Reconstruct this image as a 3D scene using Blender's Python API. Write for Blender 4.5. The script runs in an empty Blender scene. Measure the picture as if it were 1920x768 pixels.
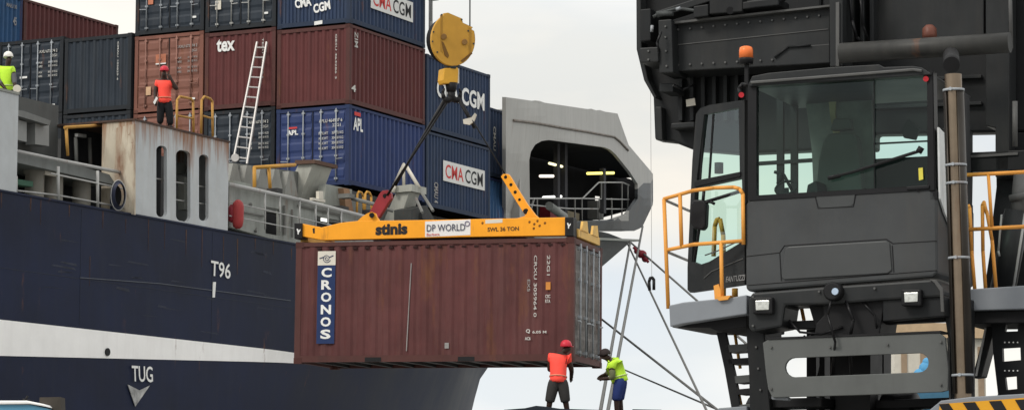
import bpy, bmesh, math, random
from mathutils import Vector as V, Matrix
from mathutils.geometry import tessellate_polygon, delaunay_2d_cdt
random.seed(7)
sc = bpy.context.scene
col = sc.collection
R = math.radians

# ------------------------------------------------------------------ camera
F, CX, CY, HOR = 5000.0, 960.0, 384.0, 975.0
PITCH = math.atan((HOR - CY) / F)
CAM = V((0, 0, 1.6))
cd = bpy.data.cameras.new('camera'); cam = bpy.data.objects.new('camera', cd); col.objects.link(cam)
cd.sensor_width = 36; cd.lens = F / 1920 * 36; cd.clip_start = .5; cd.clip_end = 6000
cam.location = CAM; cam.rotation_euler = (R(90) + PITCH, 0, 0)
sc.camera = cam
FW = V((0, math.cos(PITCH), math.sin(PITCH))); UP = V((0, -math.sin(PITCH), math.cos(PITCH))); RT = V((1, 0, 0))

# ------------------------------------------------------------------ world
w = bpy.data.worlds.new('World'); sc.world = w; w.use_nodes = True
nt = w.node_tree; N = nt.nodes; N.clear()
def nd(t, nodes=None, **k):
    n = (nodes or N).new(t)
    for a_, b_ in k.items(): setattr(n, a_, b_)
    return n
SUN_EL, SUN_AZ = 42, -128          # azimuth measured from +Y (view direction) clockwise
sky = nd('ShaderNodeTexSky'); sky.sky_type = 'NISHITA'; sky.sun_disc = False
sky.sun_elevation = R(SUN_EL); sky.sun_rotation = R(SUN_AZ)
tc = nd('ShaderNodeTexCoord'); mp = nd('ShaderNodeMapping'); mp.inputs['Scale'].default_value = (1, 1, 3.2)
nt.links.new(tc.outputs['Generated'], mp.inputs[0])
n1 = nd('ShaderNodeTexNoise'); n1.inputs['Scale'].default_value = 5.5; n1.inputs['Detail'].default_value = 5; n1.inputs['Roughness'].default_value = .5
n2 = nd('ShaderNodeTexNoise'); n2.inputs['Scale'].default_value = 3.1; n2.inputs['Detail'].default_value = 2
nt.links.new(mp.outputs[0], n1.inputs[0]); nt.links.new(mp.outputs[0], n2.inputs[0])
r1 = nd('ShaderNodeValToRGB'); e = r1.color_ramp.elements
e[0].position = .38; e[0].color = (.70, .755, .82, 1); e[1].position = .60; e[1].color = (.88, .885, .89, 1)
nt.links.new(n1.outputs[0], r1.inputs[0])
r2 = nd('ShaderNodeValToRGB'); e = r2.color_ramp.elements
e[0].position = .38; e[0].color = (.995, 1, 1, 1); e[1].position = .62; e[1].color = (1.07, .985, .86, 1)
nt.links.new(n2.outputs[0], r2.inputs[0])
mul = nd('ShaderNodeMixRGB', blend_type='MULTIPLY'); mul.inputs[0].default_value = 1
nt.links.new(r1.outputs[0], mul.inputs[1]); nt.links.new(r2.outputs[0], mul.inputs[2])
sep = nd('ShaderNodeSeparateXYZ'); nt.links.new(tc.outputs['Generated'], sep.inputs[0])
# brightness of the cloud deck, elevation by elevation (greyer band low down, overhead raised to light side faces)
rz = nd('ShaderNodeValToRGB'); e = rz.color_ramp.elements
e[0].position = 0.0; e[0].color = (9.7,) * 3 + (1,); e[1].position = 1; e[1].color = (16.0,) * 3 + (1,)
for ps, v in ((.05, 9.5), (.11, 8.7), (.15, 8.9), (.19, 9.7), (.5, 12.5)):
    q_ = rz.color_ramp.elements.new(ps); q_.color = (v, v, v, 1)
nt.links.new(sep.outputs[2], rz.inputs[0])
mul2 = nd('ShaderNodeMixRGB', blend_type='MULTIPLY'); mul2.inputs[0].default_value = 1
nt.links.new(mul.outputs[0], mul2.inputs[1]); nt.links.new(rz.outputs[0], mul2.inputs[2])
mx = nd('ShaderNodeMixRGB'); mx.inputs[0].default_value = .92
nt.links.new(sky.outputs[0], mx.inputs[1]); nt.links.new(mul2.outputs[0], mx.inputs[2])
bg = nd('ShaderNodeBackground'); bg.inputs[1].default_value = .1
nt.links.new(mx.outputs[0], bg.inputs[0])
ow = nd('ShaderNodeOutputWorld'); nt.links.new(bg.outputs[0], ow.inputs[0])

# ------------------------------------------------------------------ sun, exposure
sl = bpy.data.lights.new('sun', 'SUN'); sl.energy = 1.5; sl.angle = R(16); sl.color = (1, .95, .87)
so = bpy.data.objects.new('sun', sl); col.objects.link(so)
sd = V((math.sin(R(SUN_AZ)) * math.cos(R(SUN_EL)), math.cos(R(SUN_AZ)) * math.cos(R(SUN_EL)), math.sin(R(SUN_EL))))
so.rotation_euler = sd.to_track_quat('Z', 'Y').to_euler(); so.location = (0, 0, 60)
vs = sc.view_settings; vs.view_transform = 'Standard'; vs.look = 'None'; vs.gamma = 1; vs.exposure = 0.33; vs.use_curve_mapping = False

# ------------------------------------------------------------------ helpers: pixels of the photograph -> points
def ray(px, py): return FW * F + RT * (px - CX) + UP * (CY - py)
def at(px, py, Y):
    d = ray(px, py); return CAM + d * (Y / d.y)
def onp(px, py, p0, n):
    d = ray(px, py); return CAM + d * ((p0 - CAM).dot(n) / d.dot(n))
def proj(P):
    d = P - CAM; z = d.dot(FW); return (CX + F * d.dot(RT) / z, CY - F * d.dot(UP) / z)

# ------------------------------------------------------------------ helpers: objects
def tag(o, label=None, cat=None, group=None, kind=None):
    if label: o['label'] = label
    if cat: o['category'] = cat
    if group: o['group'] = group
    if kind: o['kind'] = kind
    return o
def thing(name, label, cat, loc=(0, 0, 0), group=None):
    o = bpy.data.objects.new(name, None); o.empty_display_size = .3; o.location = loc; col.objects.link(o)
    return tag(o, label, cat, group)
def root_of(p):
    m = Matrix.Identity(4); ch = []
    while p is not None: ch.append(p); p = p.parent
    return ch
def link(name, me, mat, parent=None, local=False, label=None, bevel=0, smooth=False):
    o = bpy.data.objects.new(name, me); col.objects.link(o)
    if mat is not None:
        for m in (mat if isinstance(mat, (list, tuple)) else [mat]): me.materials.append(m)
    if parent is not None:
        o.parent = parent
        if not local:
            top = parent
            while top.parent is not None: top = top.parent
            if parent is top: o.matrix_parent_inverse = Matrix.Translation(-V(top.location))
    if label: o['label'] = label
    if smooth:
        for f in me.polygons: f.use_smooth = True
    if bevel:
        b = o.modifiers.new('bevel', 'BEVEL'); b.width = bevel; b.segments = 2; b.limit_method = 'ANGLE'; b.angle_limit = R(40)
        b.harden_normals = False
    return o

class MB:
    def __init__(s): s.bm = bmesh.new()
    def quadbox(s, o, U, W_, T):
        o = V(o); U = V(U); W_ = V(W_); T = V(T)
        vs_ = [s.bm.verts.new(o + U * i + W_ * j + T * k) for k in (0, 1) for j in (0, 1) for i in (0, 1)]
        flip = U.cross(W_).dot(T) < 0
        for f in ((0, 2, 3, 1), (4, 5, 7, 6), (0, 1, 5, 4), (2, 6, 7, 3), (0, 4, 6, 2), (1, 3, 7, 5)):
            s.bm.faces.new([vs_[i] for i in (reversed(f) if flip else f)])
        return s
    def box(s, a, b):
        a = V(a); b = V(b); d = b - a
        return s.quadbox(a, (d.x, 0, 0), (0, d.y, 0), (0, 0, d.z))
    def prism(s, pts, ext):
        ext = V(ext); pts = [V(p) for p in pts]
        n = len(pts)
        nn = V((0, 0, 0))
        for i in range(n): nn += pts[i].cross(pts[(i + 1) % n])
        if nn.dot(ext) > 0: pts.reverse()
        A = [s.bm.verts.new(p) for p in pts]; B = [s.bm.verts.new(p + ext) for p in pts]
        s.bm.faces.new(A); s.bm.faces.new(list(reversed(B)))
        for i in range(n):
            j = (i + 1) % n; s.bm.faces.new((A[j], A[i], B[i], B[j]))
        return s
    def holed(s, outer, holes, ext):
        ext = V(ext); loops = [[V(p) for p in l] for l in [outer] + holes]
        # flatten for tessellation
        p0 = loops[0][0]; nn = ext.normalized(); ux = (loops[0][1] - p0).normalized(); uy = nn.cross(ux).normalized()
        fl = [[V(((p - p0).dot(ux), (p - p0).dot(uy), 0)) for p in l] for l in loops]
        tri = tessellate_polygon(fl); allp = [p for l in loops for p in l]
        A = [s.bm.verts.new(p) for p in allp]; B = [s.bm.verts.new(p + ext) for p in allp]
        for t in tri:
            try:
                s.bm.faces.new([A[i] for i in t]); s.bm.faces.new([B[i] for i in reversed(t)])
            except ValueError: pass
        k = 0
        for l in loops:
            n = len(l)
            for i in range(n):
                j = (i + 1) % n; s.bm.faces.new((A[k + i], A[k + j], B[k + j], B[k + i]))
            k += n
        bmesh.ops.recalc_face_normals(s.bm, faces=s.bm.faces)
        return s
    def tube(s, p0, p1, r, r1=None, n=10, cap=True):
        p0 = V(p0); p1 = V(p1); r1 = r if r1 is None else r1
        d = (p1 - p0).normalized(); x = d.orthogonal().normalized(); y = d.cross(x)
        A = []; B = []
        for i in range(n):
            t = 2 * math.pi * i / n; c = x * math.cos(t) + y * math.sin(t)
            A.append(s.bm.verts.new(p0 + c * r)); B.append(s.bm.verts.new(p1 + c * r1))
        for i in range(n):
            j = (i + 1) % n; f = s.bm.faces.new((A[i], A[j], B[j], B[i])); f.smooth = n > 6
        if cap: s.bm.faces.new(list(reversed(A))); s.bm.faces.new(B)
        return s
    def path(s, pts, r, n=8):
        pts = [V(p) for p in pts]
        for i in range(len(pts) - 1): s.tube(pts[i], pts[i + 1], r, n=n)
        for p in pts[1:-1]: s.ball(p, r, 8, 5)
        return s
    def ball(s, c, r, nu=14, nv=9, sx=1, sy=1, sz=1):
        c = V(c); rows = []
        for j in range(1, nv):
            ph = math.pi * j / nv
            rows.append([s.bm.verts.new(c + V((r * sx * math.sin(ph) * math.cos(2 * math.pi * i / nu), r * sy * math.sin(ph) * math.sin(2 * math.pi * i / nu), r * sz * math.cos(ph)))) for i in range(nu)])
        t = s.bm.verts.new(c + V((0, 0, r * sz))); b = s.bm.verts.new(c - V((0, 0, r * sz)))
        for i in range(nu):
            j = (i + 1) % nu
            f = s.bm.faces.new((t, rows[0][i], rows[0][j])); f.smooth = True
            f = s.bm.faces.new((b, rows[-1][j], rows[-1][i])); f.smooth = True
            for k in range(len(rows) - 1):
                f = s.bm.faces.new((rows[k][i], rows[k + 1][i], rows[k + 1][j], rows[k][j])); f.smooth = True
        return s
    def lathe(s, c, prof, n=20, axis=(0, 0, 1)):
        c = V(c); ax = V(axis).normalized(); x = ax.orthogonal().normalized(); y = ax.cross(x); rows = []
        for r, h in prof:
            rows.append([s.bm.verts.new(c + ax * h + (x * math.cos(2 * math.pi * i / n) + y * math.sin(2 * math.pi * i / n)) * max(r, .0005)) for i in range(n)])
        for k in range(len(rows) - 1):
            for i in range(n):
                j = (i + 1) % n; f = s.bm.faces.new((rows[k][i], rows[k][j], rows[k + 1][j], rows[k + 1][i])); f.smooth = True
        s.bm.faces.new(list(reversed(rows[0]))); s.bm.faces.new(rows[-1])
        return s
    def corr(s, o, U, H, nrm, n, dep, sides=True):
        """corrugated sheet: o corner, U width vector, H height vector, nrm outward unit; ribs run along H"""
        o = V(o); U = V(U); H = V(H); nrm = V(nrm); pr = []
        for i in range(n):
            for t, d in ((0, 0), (.30, 0), (.5, dep), (.80, dep)):
                pr.append(((i + t) / n, d))
        pr.append((1, 0)); A = []; B = []
        for t, d in pr:
            A.append(s.bm.verts.new(o + U * t - nrm * d)); B.append(s.bm.verts.new(o + U * t - nrm * d + H))
        fl = U.cross(H).dot(nrm) > 0
        for i in range(len(pr) - 1):
            q = (A[i], A[i + 1], B[i + 1], B[i]); s.bm.faces.new(q if fl else tuple(reversed(q)))
        return s
    def pane(s, pts, toward=None):
        pts = [V(p) for p in pts]; f = s.bm.faces.new([s.bm.verts.new(p) for p in pts]); f.normal_update()
        if f.normal.dot(CAM - pts[0]) < 0: f.normal_flip()
        return s
    def build(s, name, mat, parent=None, **k):
        me = bpy.data.meshes.new(name); s.bm.to_mesh(me); s.bm.free()
        return link(name, me, mat, parent, **k)

# ------------------------------------------------------------------ helpers: lettering
_tc = {}
def text_geo(txt, bold=.0):
    k = (txt, bold)
    if k in _tc: return _tc[k]
    cu = bpy.data.curves.new('t', 'FONT'); cu.body = txt; cu.size = 1; cu.offset = bold; cu.resolution_u = 3
    ob = bpy.data.objects.new('t', cu); col.objects.link(ob)
    dg = bpy.context.evaluated_depsgraph_get(); dg.update()
    me = bpy.data.meshes.new_from_object(ob.evaluated_get(dg))
    xs = [v.co.x for v in me.vertices]; ys = [v.co.y for v in me.vertices]
    x0, x1, y0, y1 = min(xs), max(xs), min(ys), max(ys)
    vs_ = [((v.co.x - x0) / (x1 - x0), (v.co.y - y0) / (y1 - y0)) for v in me.vertices]
    fs = [tuple(p.vertices) for p in me.polygons]
    bpy.data.objects.remove(ob); bpy.data.meshes.remove(me); bpy.data.curves.remove(cu)
    _tc[k] = (vs_, fs); return _tc[k]
def put_text(mb, txt, o, U, W_, bold=.02):
    vs_, fs = text_geo(txt, bold); o = V(o); U = V(U); W_ = V(W_)
    bv = [mb.bm.verts.new(o + U * x + W_ * y) for x, y in vs_]
    for f in fs:
        try: mb.bm.faces.new([bv[i] for i in f])
        except ValueError: pass
    return mb

# ------------------------------------------------------------------ materials
_m = {}
RUST = (.16, .065, .03)
def M(name, c, rough=.6, metal=0, var=.18, rust=0.0, streak=.0, sc_=1.6, bump=.0, dirt=(.03, .028, .026), spec=.18, drip=None):
    if name in _m: return _m[name]
    m = bpy.data.materials.new(name); m.use_nodes = True; t = m.node_tree; n = t.nodes; L = t.links
    b = n['Principled BSDF']; b.inputs['Roughness'].default_value = rough; b.inputs['Metallic'].default_value = metal
    b.inputs['Specular IOR Level'].default_value = spec
    tcn = n.new('ShaderNodeTexCoord')
    nz = n.new('ShaderNodeTexNoise'); nz.inputs['Scale'].default_value = sc_; nz.inputs['Detail'].default_value = 8; nz.inputs['Roughness'].default_value = .65
    L.new(tcn.outputs['Object'], nz.inputs[0])
    rp = n.new('ShaderNodeValToRGB'); el = rp.color_ramp.elements
    el[0].position = .3; el[1].position = .72
    el[0].color = tuple(x * (1 - var) for x in c) + (1,); el[1].color = tuple(min(1, x * (1 + var)) for x in c) + (1,)
    L.new(nz.outputs[0], rp.inputs[0]); out = rp.outputs[0]
    def over(scale3, det, lo, hi, colr, amt, sc2):
        nonlocal out
        mpn = n.new('ShaderNodeMapping'); mpn.inputs['Scale'].default_value = scale3
        L.new(tcn.outputs['Object'], mpn.inputs[0])
        z = n.new('ShaderNodeTexNoise'); z.inputs['Scale'].default_value = sc2; z.inputs['Detail'].default_value = det; z.inputs['Roughness'].default_value = .7
        L.new(mpn.outputs[0], z.inputs[0])
        mr = n.new('ShaderNodeMapRange'); mr.inputs[1].default_value = lo; mr.inputs[2].default_value = hi; mr.inputs[4].default_value = amt
        L.new(z.outputs[0], mr.inputs[0])
        mxn = n.new('ShaderNodeMixRGB'); mxn.inputs[2].default_value = tuple(colr) + (1,)
        L.new(mr.outputs[0], mxn.inputs[0]); L.new(out, mxn.inputs[1]); out = mxn.outputs[0]
    if streak: over((1, 1, .12), 5, .48, .78, dirt, streak, 3.2)
    if rust:
        over((1, 1, .22), 8, .66 - .22 * rust, .80 - .14 * rust, RUST, .85, 1.9)
        over((1, 1, 1), 9, .72 - .12 * rust, .76 - .10 * rust, tuple(x * .7 for x in RUST), .9, 5)
    if drip:
        mpn = n.new('ShaderNodeMapping'); mpn.inputs['Scale'].default_value = (1, 1, .06); L.new(tcn.outputs['Object'], mpn.inputs[0])
        z = n.new('ShaderNodeTexNoise'); z.inputs['Scale'].default_value = 3.4; z.inputs['Detail'].default_value = 7; z.inputs['Roughness'].default_value = .7; L.new(mpn.outputs[0], z.inputs[0])
        sp = n.new('ShaderNodeSeparateXYZ'); L.new(tcn.outputs['Object'], sp.inputs[0])
        zr = n.new('ShaderNodeMapRange'); zr.inputs[1].default_value = drip[0] - drip[1]; zr.inputs[2].default_value = drip[0]; zr.inputs[3].default_value = -.2; zr.inputs[4].default_value = .17; L.new(sp.outputs[2], zr.inputs[0])
        ad = n.new('ShaderNodeMath'); ad.operation = 'ADD'; L.new(z.outputs[0], ad.inputs[0]); L.new(zr.outputs[0], ad.inputs[1])
        mr = n.new('ShaderNodeMapRange'); mr.inputs[1].default_value = .52; mr.inputs[2].default_value = .70; mr.inputs[4].default_value = .9; L.new(ad.outputs[0], mr.inputs[0])
        mxn = n.new('ShaderNodeMixRGB'); mxn.inputs[2].default_value = (.22, .095, .04, 1); L.new(mr.outputs[0], mxn.inputs[0]); L.new(out, mxn.inputs[1]); out = mxn.outputs[0]
    L.new(out, b.inputs['Base Color'])
    rr = n.new('ShaderNodeMapRange'); rr.inputs[3].default_value = max(.05, rough - .12); rr.inputs[4].default_value = min(1, rough + .15)
    L.new(nz.outputs[0], rr.inputs[0]); L.new(rr.outputs[0], b.inputs['Roughness'])
    if bump:
        bp = n.new('ShaderNodeBump'); bp.inputs['Strength'].default_value = bump; bp.inputs['Distance'].default_value = .02
        L.new(nz.outputs[0], bp.inputs['Height']); L.new(bp.outputs[0], b.inputs['Normal'])
    _m[name] = m; return m
def EM(name, c, st):
    m = bpy.data.materials.new(name); m.use_nodes = True; b = m.node_tree.nodes['Principled BSDF']
    b.inputs['Base Color'].default_value = tuple(c) + (1,); b.inputs['Emission Color'].default_value = tuple(c) + (1,); b.inputs['Emission Strength'].default_value = st
    return m
def GLASS(name, tint, refl=.09):
    m = bpy.data.materials.new(name); m.use_nodes = True; t = m.node_tree; n = t.nodes; n.clear(); L = t.links
    tr = n.new('ShaderNodeBsdfTransparent'); tr.inputs[0].default_value = tuple(tint) + (1,)
    gl = n.new('ShaderNodeBsdfGlossy'); gl.inputs['Roughness'].default_value = .0; gl.inputs[0].default_value = (.9, .95, .95, 1)
    lw = n.new('ShaderNodeLayerWeight'); lw.inputs[0].default_value = .5
    fr = n.new('ShaderNodeMapRange'); fr.inputs[1].default_value = .2; fr.inputs[2].default_value = 1; fr.inputs[3].default_value = refl * .28; fr.inputs[4].default_value = .55
    L.new(lw.outputs['Facing'], fr.inputs[0])
    mxs = n.new('ShaderNodeMixShader'); o = n.new('ShaderNodeOutputMaterial')
    L.new(fr.outputs[0], mxs.inputs[0]); L.new(tr.outputs[0], mxs.inputs[1]); L.new(gl.outputs[0], mxs.inputs[2]); L.new(mxs.outputs[0], o.inputs[0])
    return m

m_hull = M('hull_navy', (.0100, .0145, .036), .48, 0, .45, .08, .5, .3, .2, (.019, .023, .037), spec=.12)
m_white = M('white_paint', (.86, .85, .83), .5, 0, .05, .05, .15, 1.2, 0, (.45, .42, .38))
m_letter = M('white_lettering', (.74, .74, .72), .6, 0, .1)
m_houseg = M('ship_grey', (.43, .45, .46), .55, 0, .10, .30, .18, 1.1, .1, (.30, .25, .18), drip=(11.9, 1.7))
m_housec = M('ship_cream', (.50, .45, .36), .55, 0, .12, .75, .4, 1.1, .1, (.28, .18, .1), drip=(11.9, 1.6))
m_deckg = M('deck_grey_green', (.25, .26, .235), .6, 0, .15, .25, .35, 1.3, .1, (.1, .09, .07))
m_deckd = M('deck_dark', (.05, .05, .05), .7, 0, .3, .3)
m_interior_shade = M('interior_shade', (.02, .02, .022), .8, 0, .3)  # near-black colour that paints interior shade onto walls, ceiling and backing sheets
m_fore = M('forecastle_grey', (.37, .365, .345), .5, 0, .12, .24, .5, .5, .1, (.24, .225, .20))
m_railg = M('rail_grey', (.36, .36, .35), .5, 0, .15, .35)
m_yel = M('safety_yellow', (.50, .26, .05), .5, 0, .15, .25)
m_yelr = M('rusty_yellow', (.42, .23, .06), .6, 0, .2, .5)
m_red = M('red_paint', (.33, .045, .045), .5, 0, .15, .1)
m_reddark = M('dark_red_paint', (.20, .02, .03), .5, 0, .2, .1)
m_navy = M('cowl_navy', (.03, .035, .06), .5, 0, .2, .1)
m_brown = M('container_brown', (.096, .034, .033), .6, 0, .28, .5, .5, .9, 0, (.15, .072, .066))
m_brownf = M('container_brown_frame', (.085, .034, .030), .6, 0, .2, .35, .3, .9)
m_brown2 = M('container_maroon', (.105, .031, .030), .55, 0, .15, .2, .3, .9, 0, (.06, .03, .028))
m_rose = M('container_faded_red', (.215, .097, .072), .6, 0, .15, .3, .3, 1.1, 0, (.12, .06, .05))
m_rosef = M('container_faded_red_frame', (.20, .085, .062), .6, 0, .15, .3, .3, 1.1)
m_blk = M('container_charcoal', (.025, .033, .044), .55, 0, .2, .15, .3, 1, 0, (.075, .075, .075))
m_blkf = M('container_charcoal_frame', (.02, .023, .027), .6, 0, .2, .25)
m_cblue = M('container_slate_blue', (.028, .046, .092), .55, 0, .15, .2, .35, 1, 0, (.09, .10, .11))
m_cbluef = M('container_slate_blue_frame', (.022, .034, .062), .6, 0, .2, .3)
m_apl = M('container_royal_blue', (.029, .047, .135), .5, 0, .15, .15, .3, 1, 0, (.06, .07, .1))
m_aplf = M('container_royal_blue_frame', (.022, .034, .09), .6, 0, .2, .3)
m_bblue = M('container_bright_blue', (.028, .085, .19), .5, 0, .15, .2, .3)
m_bar = M('locking_bar_steel', (.30, .32, .34), .5, .2, .2, .25)
m_mark = M('faded_white_marking', (.50, .49, .46), .7, 0, .3)
m_dmark = M('faint_marking', (.30, .29, .28), .7, 0, .4)
m_cred = M('letter_red', (.52, .055, .05), .6, 0, .1)
m_cdark = M('letter_black', (.02, .02, .022), .6, 0, .1)
m_cnavy = M('decal_navy', (.018, .035, .105), .5, 0, .1)
m_doorg = M('door_weathered_grey', (.135, .125, .118), .6, 0, .5, .35, .5, 3.0, 0, (.25, .22, .2))
m_spr = M('spreader_orange', (.84, .34, .022), .45, 0, .07, .12, .12, 1.6, 0, (.35, .12, .02))
m_spy = M('spreader_pale_yellow', (.62, .38, .10), .5, 0, .15, .3)
m_hook = M('hook_block_yellow', (.50, .265, .04), .5, 0, .1, .08, .15, 2.0, 0, (.25, .12, .03))
m_black = M('black_steel', (.012, .012, .013), .5, 0, .3)
m_rope = M('rope_grey', (.12, .12, .115), .8, 0, .2, sc_=20)
m_wire = M('wire_dark', (.06, .065, .065), .6, .3, .2)
m_crane = M('crane_charcoal', (.0115, .0125, .0135), .45, 0, .35, 0, .4, .9, .1, (.030, .028, .026))
m_crane2 = M('crane_grey_black', (.020, .0215, .0225), .42, 0, .3, 0, .4, 1.1, .1, (.048, .045, .040))
m_craneL = M('crane_edge_grey', (.09, .09, .088), .5, 0, .25)
m_cab = M('cab_graphite', (.052, .055, .057), .4, 0, .16, 0, .35, 1.3, 0, (.075, .07, .062))
m_cabin = M('cab_interior', (.02, .021, .022), .7, 0, .2)
m_trim = M('cab_black_trim', (.010, .010, .011), .35, 0, .2)
m_tray = M('platform_grey', (.20, .215, .235), .5, 0, .08, .03, .2, 1.2, 0, (.13, .13, .13))
m_rail = M('railing_orange', (.68, .30, .06), .42, 0, .12, .06)
m_plate = M('plate_grey', (.098, .103, .10), .5, 0, .1, .02, .25, 1.4, 0, (.05, .05, .05))
m_exh = M('exhaust_steel', (.20, .155, .112), .3, .9, .3, .1, .4, 1.2, 0, (.05, .045, .04))
m_exhd = M('exhaust_shield_shade', (.04, .035, .03), .36, .7, .3)
m_glass = GLASS('tinted_glass', (.64, .88, .80))
m_amber = M('amber_lens', (.80, .19, .05), .25, 0, .1)
m_lens = M('lamp_lens', (.55, .56, .53), .15, .3, .3, sc_=25)
m_skin = M('dark_skin', (.035, .02, .015), .5, 0, .1)
m_orv = M('vest_orange_red', (.95, .085, .06), .6, 0, .1, sc_=6)
m_grv = M('vest_lime', (.50, .80, .05), .6, 0, .1, sc_=6)
m_tape = M('reflective_tape', (.42, .34, .22), .4, 0, .1)
m_hred = M('helmet_red', (.52, .03, .05), .3, 0, .05)
m_hwhite = M('helmet_white', (.72, .70, .66), .35, 0, .05)
m_blackc = M('black_cloth', (.014, .014, .016), .85, 0, .2)
m_greyc = M('dark_grey_cloth', (.035, .034, .033), .85, 0, .2)
m_bluec = M('blue_cloth', (.02, .034, .13), .85, 0, .2)
m_olive = M('olive_cloth', (.13, .14, .075), .85, 0, .2)
m_concrete = M('quay_concrete', (.27, .265, .25), .85, 0, .2, 0, .0, .4, .2)
m_water = M('sea_water', (.03, .05, .055), .08, 0, .2, bump=.4, sc_=.8)
m_tan = M('warehouse_tan', (.48, .35, .22), .7, 0, .15)
m_tarp = M('blue_tarpaulin', (.09, .30, .52), .6, 0, .1)
m_truckb = M('truck_blue', (.10, .26, .38), .4, 0, .1)
m_alu = M('ladder_aluminium', (.50, .48, .46), .4, .3, .1)
m_pale = M('pale_plate', (.60, .56, .48), .6, 0, .1)

# ------------------------------------------------------------------ ground and water
def sheet(name, pts, mat):
    mb = MB(); vv = [mb.bm.verts.new(p) for p in pts]; mb.bm.faces.new(vv)
    o = mb.build(name, mat); return tag(o, kind='structure')
TH = R(26); A_ = V((math.sin(TH), math.cos(TH), 0)); P_ = V((math.cos(TH), -math.sin(TH), 0)); Z_ = V((0, 0, 1))
O_ = V((-6.28, 75.7, 0))
def S(s, q, z): return O_ + A_ * s + P_ * q + Z_ * z
sheet('sea', [(-4000, -300, -1), (4000, -300, -1), (4000, 5000, -1), (-4000, 5000, -1)], m_water)
mb = MB(); mb.prism([V((-60, -60, -3)), V((60, -60, -3)), V((60, 22, -3)), V((-60, 22, -3))], (0, 0, 3))
tag(mb.build('lower_apron', m_concrete), kind='structure')
qa = S(-110, 1.6, 0); qb = S(60, 1.6, 0)
pts = [V((-75, 22.05, -3)), V((90, 22.05, -3)), V((160, 120, -3)), V((qb.x, qb.y, -3)), V((qa.x, qa.y + 0, -3))]
pts = [V((60, 22.05, -3)), V((170, 150, -3)), V((qb.x, qb.y, -3))]
t_ = (22.05 - O_.y - P_.y * 1.6) / A_.y
qc = S(t_, 1.6, -3); pts.append(V((qc.x, 22.05, -3)))
mb = MB(); mb.prism(pts, (0, 0, 5.3)); tag(mb.build('quay', m_concrete), kind='structure')

# ------------------------------------------------------------------ ship
ship = thing('cargo_ship', 'navy hulled container ship with white stripe and pale grey bow shelter behind the crane', 'ship', tuple(S(0, -11.5, -1)))
QC = -11.5
def PQ(px, py, q): return onp(px, py, O_ + P_ * q, P_)
def PS(px, py, s): return onp(px, py, O_ + A_ * s, A_)
def sqz(Pt):
    d = Pt - O_; return d.dot(A_), d.dot(P_), Pt.z
stem = []
for px, py in ((884, 768), (905, 692), (1128, 500), (1192, 445), (1222, 382)):
    s_, q_, z_ = sqz(PQ(px, py, QC)); stem.append((z_, s_))
stem = [(-3, stem[0][1] - 3.5)] + stem + [(30, stem[-1][1])]
def interp(tab, x):
    if x <= tab[0][0]: return tab[0][1]
    for (x0, y0), (x1, y1) in zip(tab, tab[1:]):
        if x <= x1: return y0 + (y1 - y0) * (x - x0) / (x1 - x0)
    return tab[-1][1]
def sx(z): return interp(stem, z)
def s0(z): return interp([(-3, -16), (6.2, -2), (9.4, 5), (30, 5)], z)
def pw(z): return interp([(7, 1.5), (13, 1.1)], z)
def hq(s, z):
    a, b = s0(z), sx(z)
    if s <= a: return 0.0
    t = min(1, (s - a) / (b - a)); return QC * t ** pw(z)
def ztop(s): return interp([(-60, 9.42), (17, 9.42), (22, 11.6), (30, 13.0), (44, 14.5), (60, 15.2)], s)
def hull_grid(mir):
    mb = MB(); g = []
    nt_, nw = 70, 22
    for i in range(nt_ + 1):
        t = i / nt_; sn = -45 + t * (sx(14.5) + 45); rowv = []
        for k in range(nw + 1):
            z = -3 + (k / nw) * (ztop(sn) + 3); s_ = -45 + t * (sx(z) + 45); q_ = hq(s_, z)
            if mir: q_ = 2 * QC - q_
            rowv.append(mb.bm.verts.new(S(s_, q_, z)))
        g.append(rowv)
    for i in range(nt_):
        for k in range(nw):
            f = (g[i][k], g[i + 1][k], g[i + 1][k + 1], g[i][k + 1]); mb.bm.faces.new(f if not mir else tuple(reversed(f))).smooth = True
    return mb
m_bow = M('bow_flare_grey', (.085, .092, .098), .5, 0, .35, .3, .5, .5, 0, (.04, .04, .042))
for mir in (False, True):
    h = hull_grid(mir).build('hull', [m_hull, m_bow], ship)
    for f in h.data.polygons:
        if f.center.z > 11.4: f.material_index = 1
# main deck
mb = MB(); mb.prism([S(-45, -.02, 9.2), S(4, -.05, 9.2), S(22, -5.2, 9.2), S(22, 2 * QC + 5.2, 9.2), S(4, 2 * QC + .05, 9.2), S(-45, 2 * QC, 9.2)], (0, 0, .12)); mb.build('deck', m_deckg, ship)
# gunwale cap
mb = MB()
for s_ in range(-45, 5, 1): mb.quadbox(S(s_, -.06, 9.42), A_ * 1.0, P_ * .09, Z_ * .05)
mb.build('gunwale', m_hull, ship)
# white stripe, follows the plating
mb = MB(); prev = None
for i in range(90):
    s_ = -45 + i * .7
    zb = interp([(-45, 5.3), (-13.5, 5.5), (0, 6.05), (6, 6.25)], s_); zt = 6.36
    cur = []
    for k in range(5):
        z = zb + (zt - zb) * k / 4; cur.append(mb.bm.verts.new(S(s_, hq(s_, z) + .012, z)))
    if prev and zt - zb > .05:
        for k in range(4): mb.bm.faces.new((prev[k], cur[k], cur[k + 1], prev[k + 1])).smooth = True
    prev = cur
    if zt - zb < .06 or s_ > 1.5: break
mb.build('white_stripe', m_white, ship)
def plane_text(parent, txt, bl, br, tl, fn, mat, bold=.02, name='lettering', lift=V((0, 0, 0)), **k):
    o = fn(*bl) + lift; U = fn(*br) + lift - o; W_ = fn(*tl) + lift - o
    mb = MB(); put_text(mb, txt, o, U, W_, bold); return mb.build(name, mat, parent, **k)
hf = lambda x, y: PQ(x, y, .03)
plane_text(ship, 'T96', (395, 516), (432, 523), (396, 487), hf, m_letter, .012)
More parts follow.
